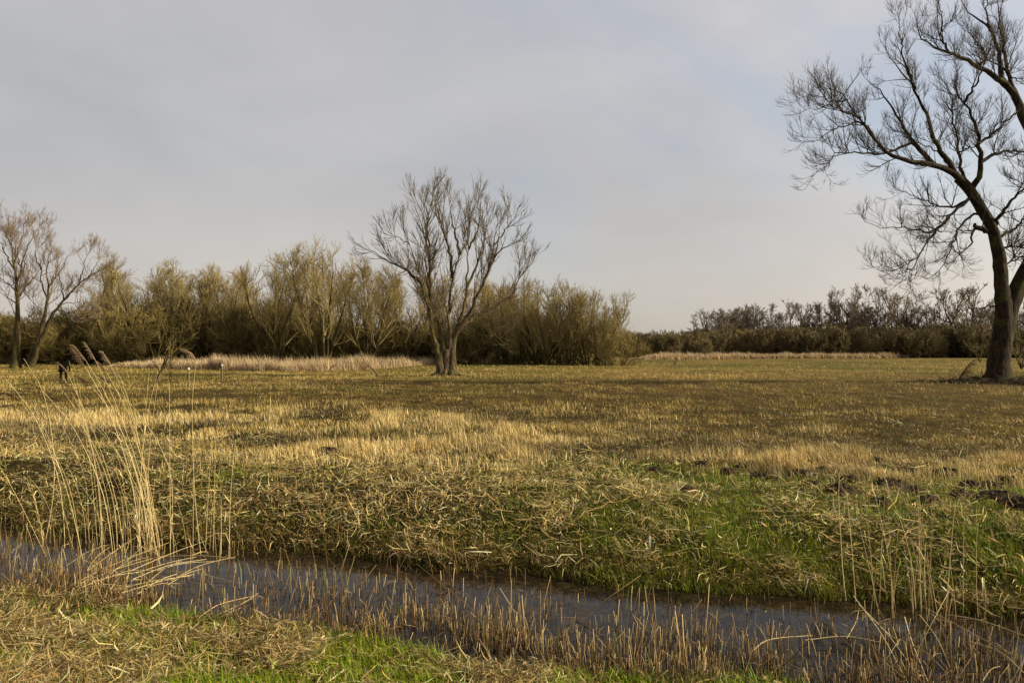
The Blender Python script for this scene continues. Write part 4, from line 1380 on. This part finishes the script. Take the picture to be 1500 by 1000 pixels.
FR = 'fallen reeds over the water below the big tree'
for a, b, za, zb in [((1250, 872), (1330, 1000), -.35, -.52), ((1258, 885), (1345, 990), -.4, -.55), ((1325, 903), (1360, 1000), -.35, -.5), ((1347, 900), (1395, 985), -.3, -.55), ((1357, 890), (1500, 968), -.4, -.55),
                     ((1180, 937), (1290, 940), -.56, -.56), ((1240, 935), (1258, 890), -.55, -.42), ((1300, 930), (1400, 1000), -.45, -.58), ((1420, 938), (1500, 985), -.5, -.5), ((1437, 1000), (1465, 975), -.5, -.4), ((1100, 955), (1190, 930), -.57, -.5), ((1390, 900), (1500, 930), -.5, -.56)]:
    fallen(a, b, za, zb, 'long fallen reed lying aslant over the water below the big tree', FR)
FL = 'fallen reeds heaped at the foot of the clump'
for _ in range(24):
    x, y = random.uniform(90, 250), random.uniform(828, 868)
    l = random.uniform(40, 130)
    an = random.gauss(-0.38, 0.28)
    fallen((x, y), (x + l * math.cos(an), y + l * math.sin(an) * .8), -.52 + random.uniform(0, .1), -.5 + random.uniform(0, .12), 'fallen reed in the heap at the foot of the clump', FL, random.uniform(.0028, .0045), .03)
for a, b in [((290, 905), (372, 872)), ((318, 900), (378, 868)), ((250, 850), (345, 815)), ((230, 815), (345, 818)), ((268, 755), (305, 812)), ((200, 870), (260, 840))]:
    fallen(a, b, -.5, -.45, 'fallen reed in the heap at the foot of the clump', FL)

# ------------------------------------------------------------------ the person
M_COAT = plain('dark coat cloth', (0.0035, 0.003, 0.0025), (0.007, 0.006, 0.005), 40, 1.0)
M_TROU = plain('dark trouser cloth', (0.004, 0.0035, 0.003), (0.008, 0.007, 0.006), 40, 1.0)
for m_ in (M_COAT, M_TROU):
    m_.node_tree.nodes['Principled BSDF'].inputs['Specular IOR Level'].default_value = 0.02
M_SKIN = plain('skin', (0.42, 0.27, 0.19), (0.48, 0.31, 0.22), 30, 0.6)


def skin_mesh(name, verts, edges, rads, material, parent, root=0, sub=2):
    me = bpy.data.meshes.new(name)
    me.from_pydata(verts, edges, [])
    me.materials.append(material)
    o = bpy.data.objects.new(name, me)
    C.objects.link(o)
    o.parent = parent
    m = o.modifiers.new('skin', 'SKIN')
    m.use_smooth_shade = True
    sv = me.skin_vertices[0].data if me.skin_vertices else None
    if sv is None:
        bpy.context.view_layer.objects.active = o
        bpy.ops.mesh.customdata_skin_add()
        sv = me.skin_vertices[0].data
    for i, q in enumerate(rads):
        sv[i].radius = q if isinstance(q, tuple) else (q, q)
        sv[i].use_root = i == root
    s = o.modifiers.new('sub', 'SUBSURF')
    s.levels = s.render_levels = sub
    return o


pp = G(92, 559)
pp[2] = float(hgt(pp[0], pp[1]))
person = empty('person', pp, 'person in dark clothes seen from behind, stooping forward as they walk', 'person')
person.rotation_euler = (0, 0, 0.25)
person.scale = (1.08, 1.08, 1.08)
V = [(0, 0, .80), (0, .16, 1.0), (0, .36, 1.16), (0, .50, 1.20), (0, .60, 1.20), (0, .70, 1.17),       # pelvis, waist, chest, neck, head base, head
     (-.10, 0, .78), (-.12, .06, .44), (-.12, -.12, .08), (-.13, .06, .04),                              # left leg, foot
     (.10, 0, .78), (.13, .20, .46), (.12, .22, .08), (.13, .40, .04),                                   # right leg, foot
     (-.20, .38, 1.13), (-.27, .36, .88), (-.20, .50, .72), (.20, .38, 1.13), (.28, .40, .88), (.22, .56, .74)]
E = [(0, 1), (1, 2), (2, 3), (3, 4), (4, 5), (0, 6), (6, 7), (7, 8), (8, 9), (0, 10), (10, 11), (11, 12), (12, 13), (2, 14), (14, 15), (15, 16), (2, 17), (17, 18), (18, 19)]
RD = [(.17, .14), (.16, .13), (.17, .13), .06, .085, .085, .095, .068, .05, .04, .095, .068, .05, .04, .065, .052, .035, .065, .052, .035]
for s, w in ((-1, 16), (1, 19)):
    hx, hy, hz = V[w]
    pm = len(V)
    V.append((hx, hy + .06, hz - .06)); E.append((w, pm)); RD.append(.034)
    for q in range(4):
        b0 = len(V)
        V.append((hx + (q - 1.5) * .02, hy + .11, hz - .11 - .004 * abs(q - 1.3))); E.append((pm, b0)); RD.append(.009)
        V.append((hx + (q - 1.5) * .02, hy + .10, hz - .15)); E.append((b0, b0 + 1)); RD.append(.008)
    b0 = len(V)
    V.append((hx - s * .045, hy + .08, hz - .07)); E.append((pm, b0)); RD.append(.010)
    V.append((hx - s * .05, hy + .11, hz - .10)); E.append((b0, b0 + 1)); RD.append(.009)
skin_mesh('body', V, E, RD, M_TROU, person)
cv = [(0, -.02, .66), (0, .0, .82), (0, .17, 1.02), (0, .36, 1.18), (0, .47, 1.22), (-.215, .38, 1.14), (-.285, .36, .90), (-.215, .49, .75), (.215, .38, 1.14), (.295, .40, .90), (.235, .55, .77)]
ce = [(0, 1), (1, 2), (2, 3), (3, 4), (3, 5), (5, 6), (6, 7), (3, 8), (8, 9), (9, 10)]
skin_mesh('coat', cv, ce, [(.25, .19), (.23, .18), (.22, .17), (.22, .17), .10, .095, .078, .06, .095, .078, .06], M_COAT, person, 1)
hv = [(0, .52, 1.24), (0, .60, 1.27), (0, .70, 1.25), (0, .77, 1.18)]
skin_mesh('hood', hv, [(0, 1), (1, 2), (2, 3)], [.10, .125, .125, .07], M_COAT, person, 1)

# ------------------------------------------------------------------ sun and sky
AZ, EL = math.radians(94), math.radians(28)       # clockwise from the view direction, height
sd = np.array([math.sin(AZ) * math.cos(EL), math.cos(AZ) * math.cos(EL), math.sin(EL)])
ld = bpy.data.lights.new('sun', 'SUN')
ld.energy = 5.0
ld.angle = math.radians(5)
ld.color = (1.0, 0.865, 0.57)
sun = bpy.data.objects.new('sun', ld)
sun.rotation_euler = Vector(sd).to_track_quat('Z', 'Y').to_euler()
C.objects.link(sun)

w = bpy.data.worlds.new('World')
bpy.context.scene.world = w
w.use_nodes = True
nt = w.node_tree
bg = nt.nodes['Background']
sky = N_(nt, 'ShaderNodeTexSky', sky_type='NISHITA', sun_disc=False, sun_elevation=EL, sun_rotation=AZ, dust_density=2.5, air_density=1.0)
tc = N_(nt, 'ShaderNodeTexCoord')
sep = N_(nt, 'ShaderNodeSeparateXYZ')
nt.links.new(tc.outputs['Generated'], sep.inputs[0])
# veil of thin cloud: paler and warmer low down, unseen zenith darkened to cut fill light
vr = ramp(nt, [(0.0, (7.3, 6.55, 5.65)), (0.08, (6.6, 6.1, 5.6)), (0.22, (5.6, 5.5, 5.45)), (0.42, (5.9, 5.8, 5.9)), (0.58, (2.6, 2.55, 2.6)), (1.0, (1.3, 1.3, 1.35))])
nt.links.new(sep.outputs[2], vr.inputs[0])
mp = N_(nt, 'ShaderNodeMapping')
mp.inputs['Scale'].default_value = (1.0, 1.0, 2.6)
mp.inputs['Rotation'].default_value = (0.0, 0.35, 0.2)
nt.links.new(tc.outputs['Generated'], mp.inputs[0])
n1 = N_(nt, 'ShaderNodeTexNoise', Scale=2.3, Detail=6.0, Roughness=0.5, Distortion=0.5)
nt.links.new(mp.outputs[0], n1.inputs['Vector'])
cr = ramp(nt, [(0.33, (0.92, 0.92, 0.928)), (0.68, (1.09, 1.085, 1.075))])
nt.links.new(n1.outputs[0], cr.inputs[0])
mul = N_(nt, 'ShaderNodeMix', data_type='RGBA', blend_type='MULTIPLY')
mul.inputs[0].default_value = 1
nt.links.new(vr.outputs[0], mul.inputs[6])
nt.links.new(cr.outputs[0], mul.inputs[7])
# brighter towards the sun
dt = N_(nt, 'ShaderNodeVectorMath', operation='DOT_PRODUCT')
dt.inputs[1].default_value = tuple(sd)
nt.links.new(tc.outputs['Generated'], dt.inputs[0])
gr = ramp(nt, [(0.0, (0.94, 0.945, 0.955)), (0.22, (1.0, 1.0, 1.0)), (0.46, (1.20, 1.18, 1.15)), (0.62, (1.36, 1.33, 1.27)), (0.8, (1.6, 1.55, 1.44)), (1.0, (1.9, 1.8, 1.6))])
nt.links.new(dt.outputs['Value'], gr.inputs[0])
mu2 = N_(nt, 'ShaderNodeMix', data_type='RGBA', blend_type='MULTIPLY')
mu2.inputs[0].default_value = 1
nt.links.new(mul.outputs[2], mu2.inputs[6])
nt.links.new(gr.outputs[0], mu2.inputs[7])
# thinner cloud lets blue through in an opening
n2 = N_(nt, 'ShaderNodeTexNoise', Scale=1.7, Detail=5.0, Roughness=0.55, Distortion=0.8)
mp2 = N_(nt, 'ShaderNodeMapping')
mp2.inputs['Location'].default_value = (3.4, 1.2, 0.7)
mp2.inputs['Scale'].default_value = (1.0, 1.0, 2.2)
nt.links.new(tc.outputs['Generated'], mp2.inputs[0])
nt.links.new(mp2.outputs[0], n2.inputs['Vector'])
d2 = N_(nt, 'ShaderNodeVectorMath', operation='DOT_PRODUCT')
d2.inputs[1].default_value = tuple(Vector((0.32, 1, 0.36)).normalized())
nt.links.new(tc.outputs['Generated'], d2.inputs[0])
hr = ramp(nt, [(0.90, (0, 0, 0)), (0.985, (1, 1, 1))])
nt.links.new(d2.outputs['Value'], hr.inputs[0])
h2 = ramp(nt, [(0.36, (0, 0, 0)), (0.56, (0.46, 0.46, 0.46))])
nt.links.new(n2.outputs[0], h2.inputs[0])
hm = N_(nt, 'ShaderNodeMath', operation='MULTIPLY')
nt.links.new(hr.outputs[0], hm.inputs[0])
nt.links.new(h2.outputs[0], hm.inputs[1])
had = N_(nt, 'ShaderNodeMath', operation='ADD')
had.inputs[1].default_value = 0.08
nt.links.new(hm.outputs[0], had.inputs[0])
# the blue sky behind the veil
sb = N_(nt, 'ShaderNodeVectorMath', operation='SCALE')
sb.inputs['Scale'].default_value = 1.75
nt.links.new(sky.outputs[0], sb.inputs[0])
mx = N_(nt, 'ShaderNodeMix', data_type='RGBA')
nt.links.new(had.outputs[0], mx.inputs[0])
nt.links.new(mu2.outputs[2], mx.inputs[6])
nt.links.new(sb.outputs[0], mx.inputs[7])
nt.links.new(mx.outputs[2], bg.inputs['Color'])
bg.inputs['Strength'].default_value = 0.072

sc = bpy.context.scene
sc.view_settings.view_transform = 'Standard'
sc.view_settings.look = 'None'
sc.view_settings.exposure = 0.42
sc.view_settings.gamma = 1
sc.render.engine = 'CYCLES'
sc.cycles.sample_clamp_direct = 3.0
sc.cycles.sample_clamp_indirect = 2.0
sc.cycles.max_bounces = 6
sc.cycles.use_denoising = True
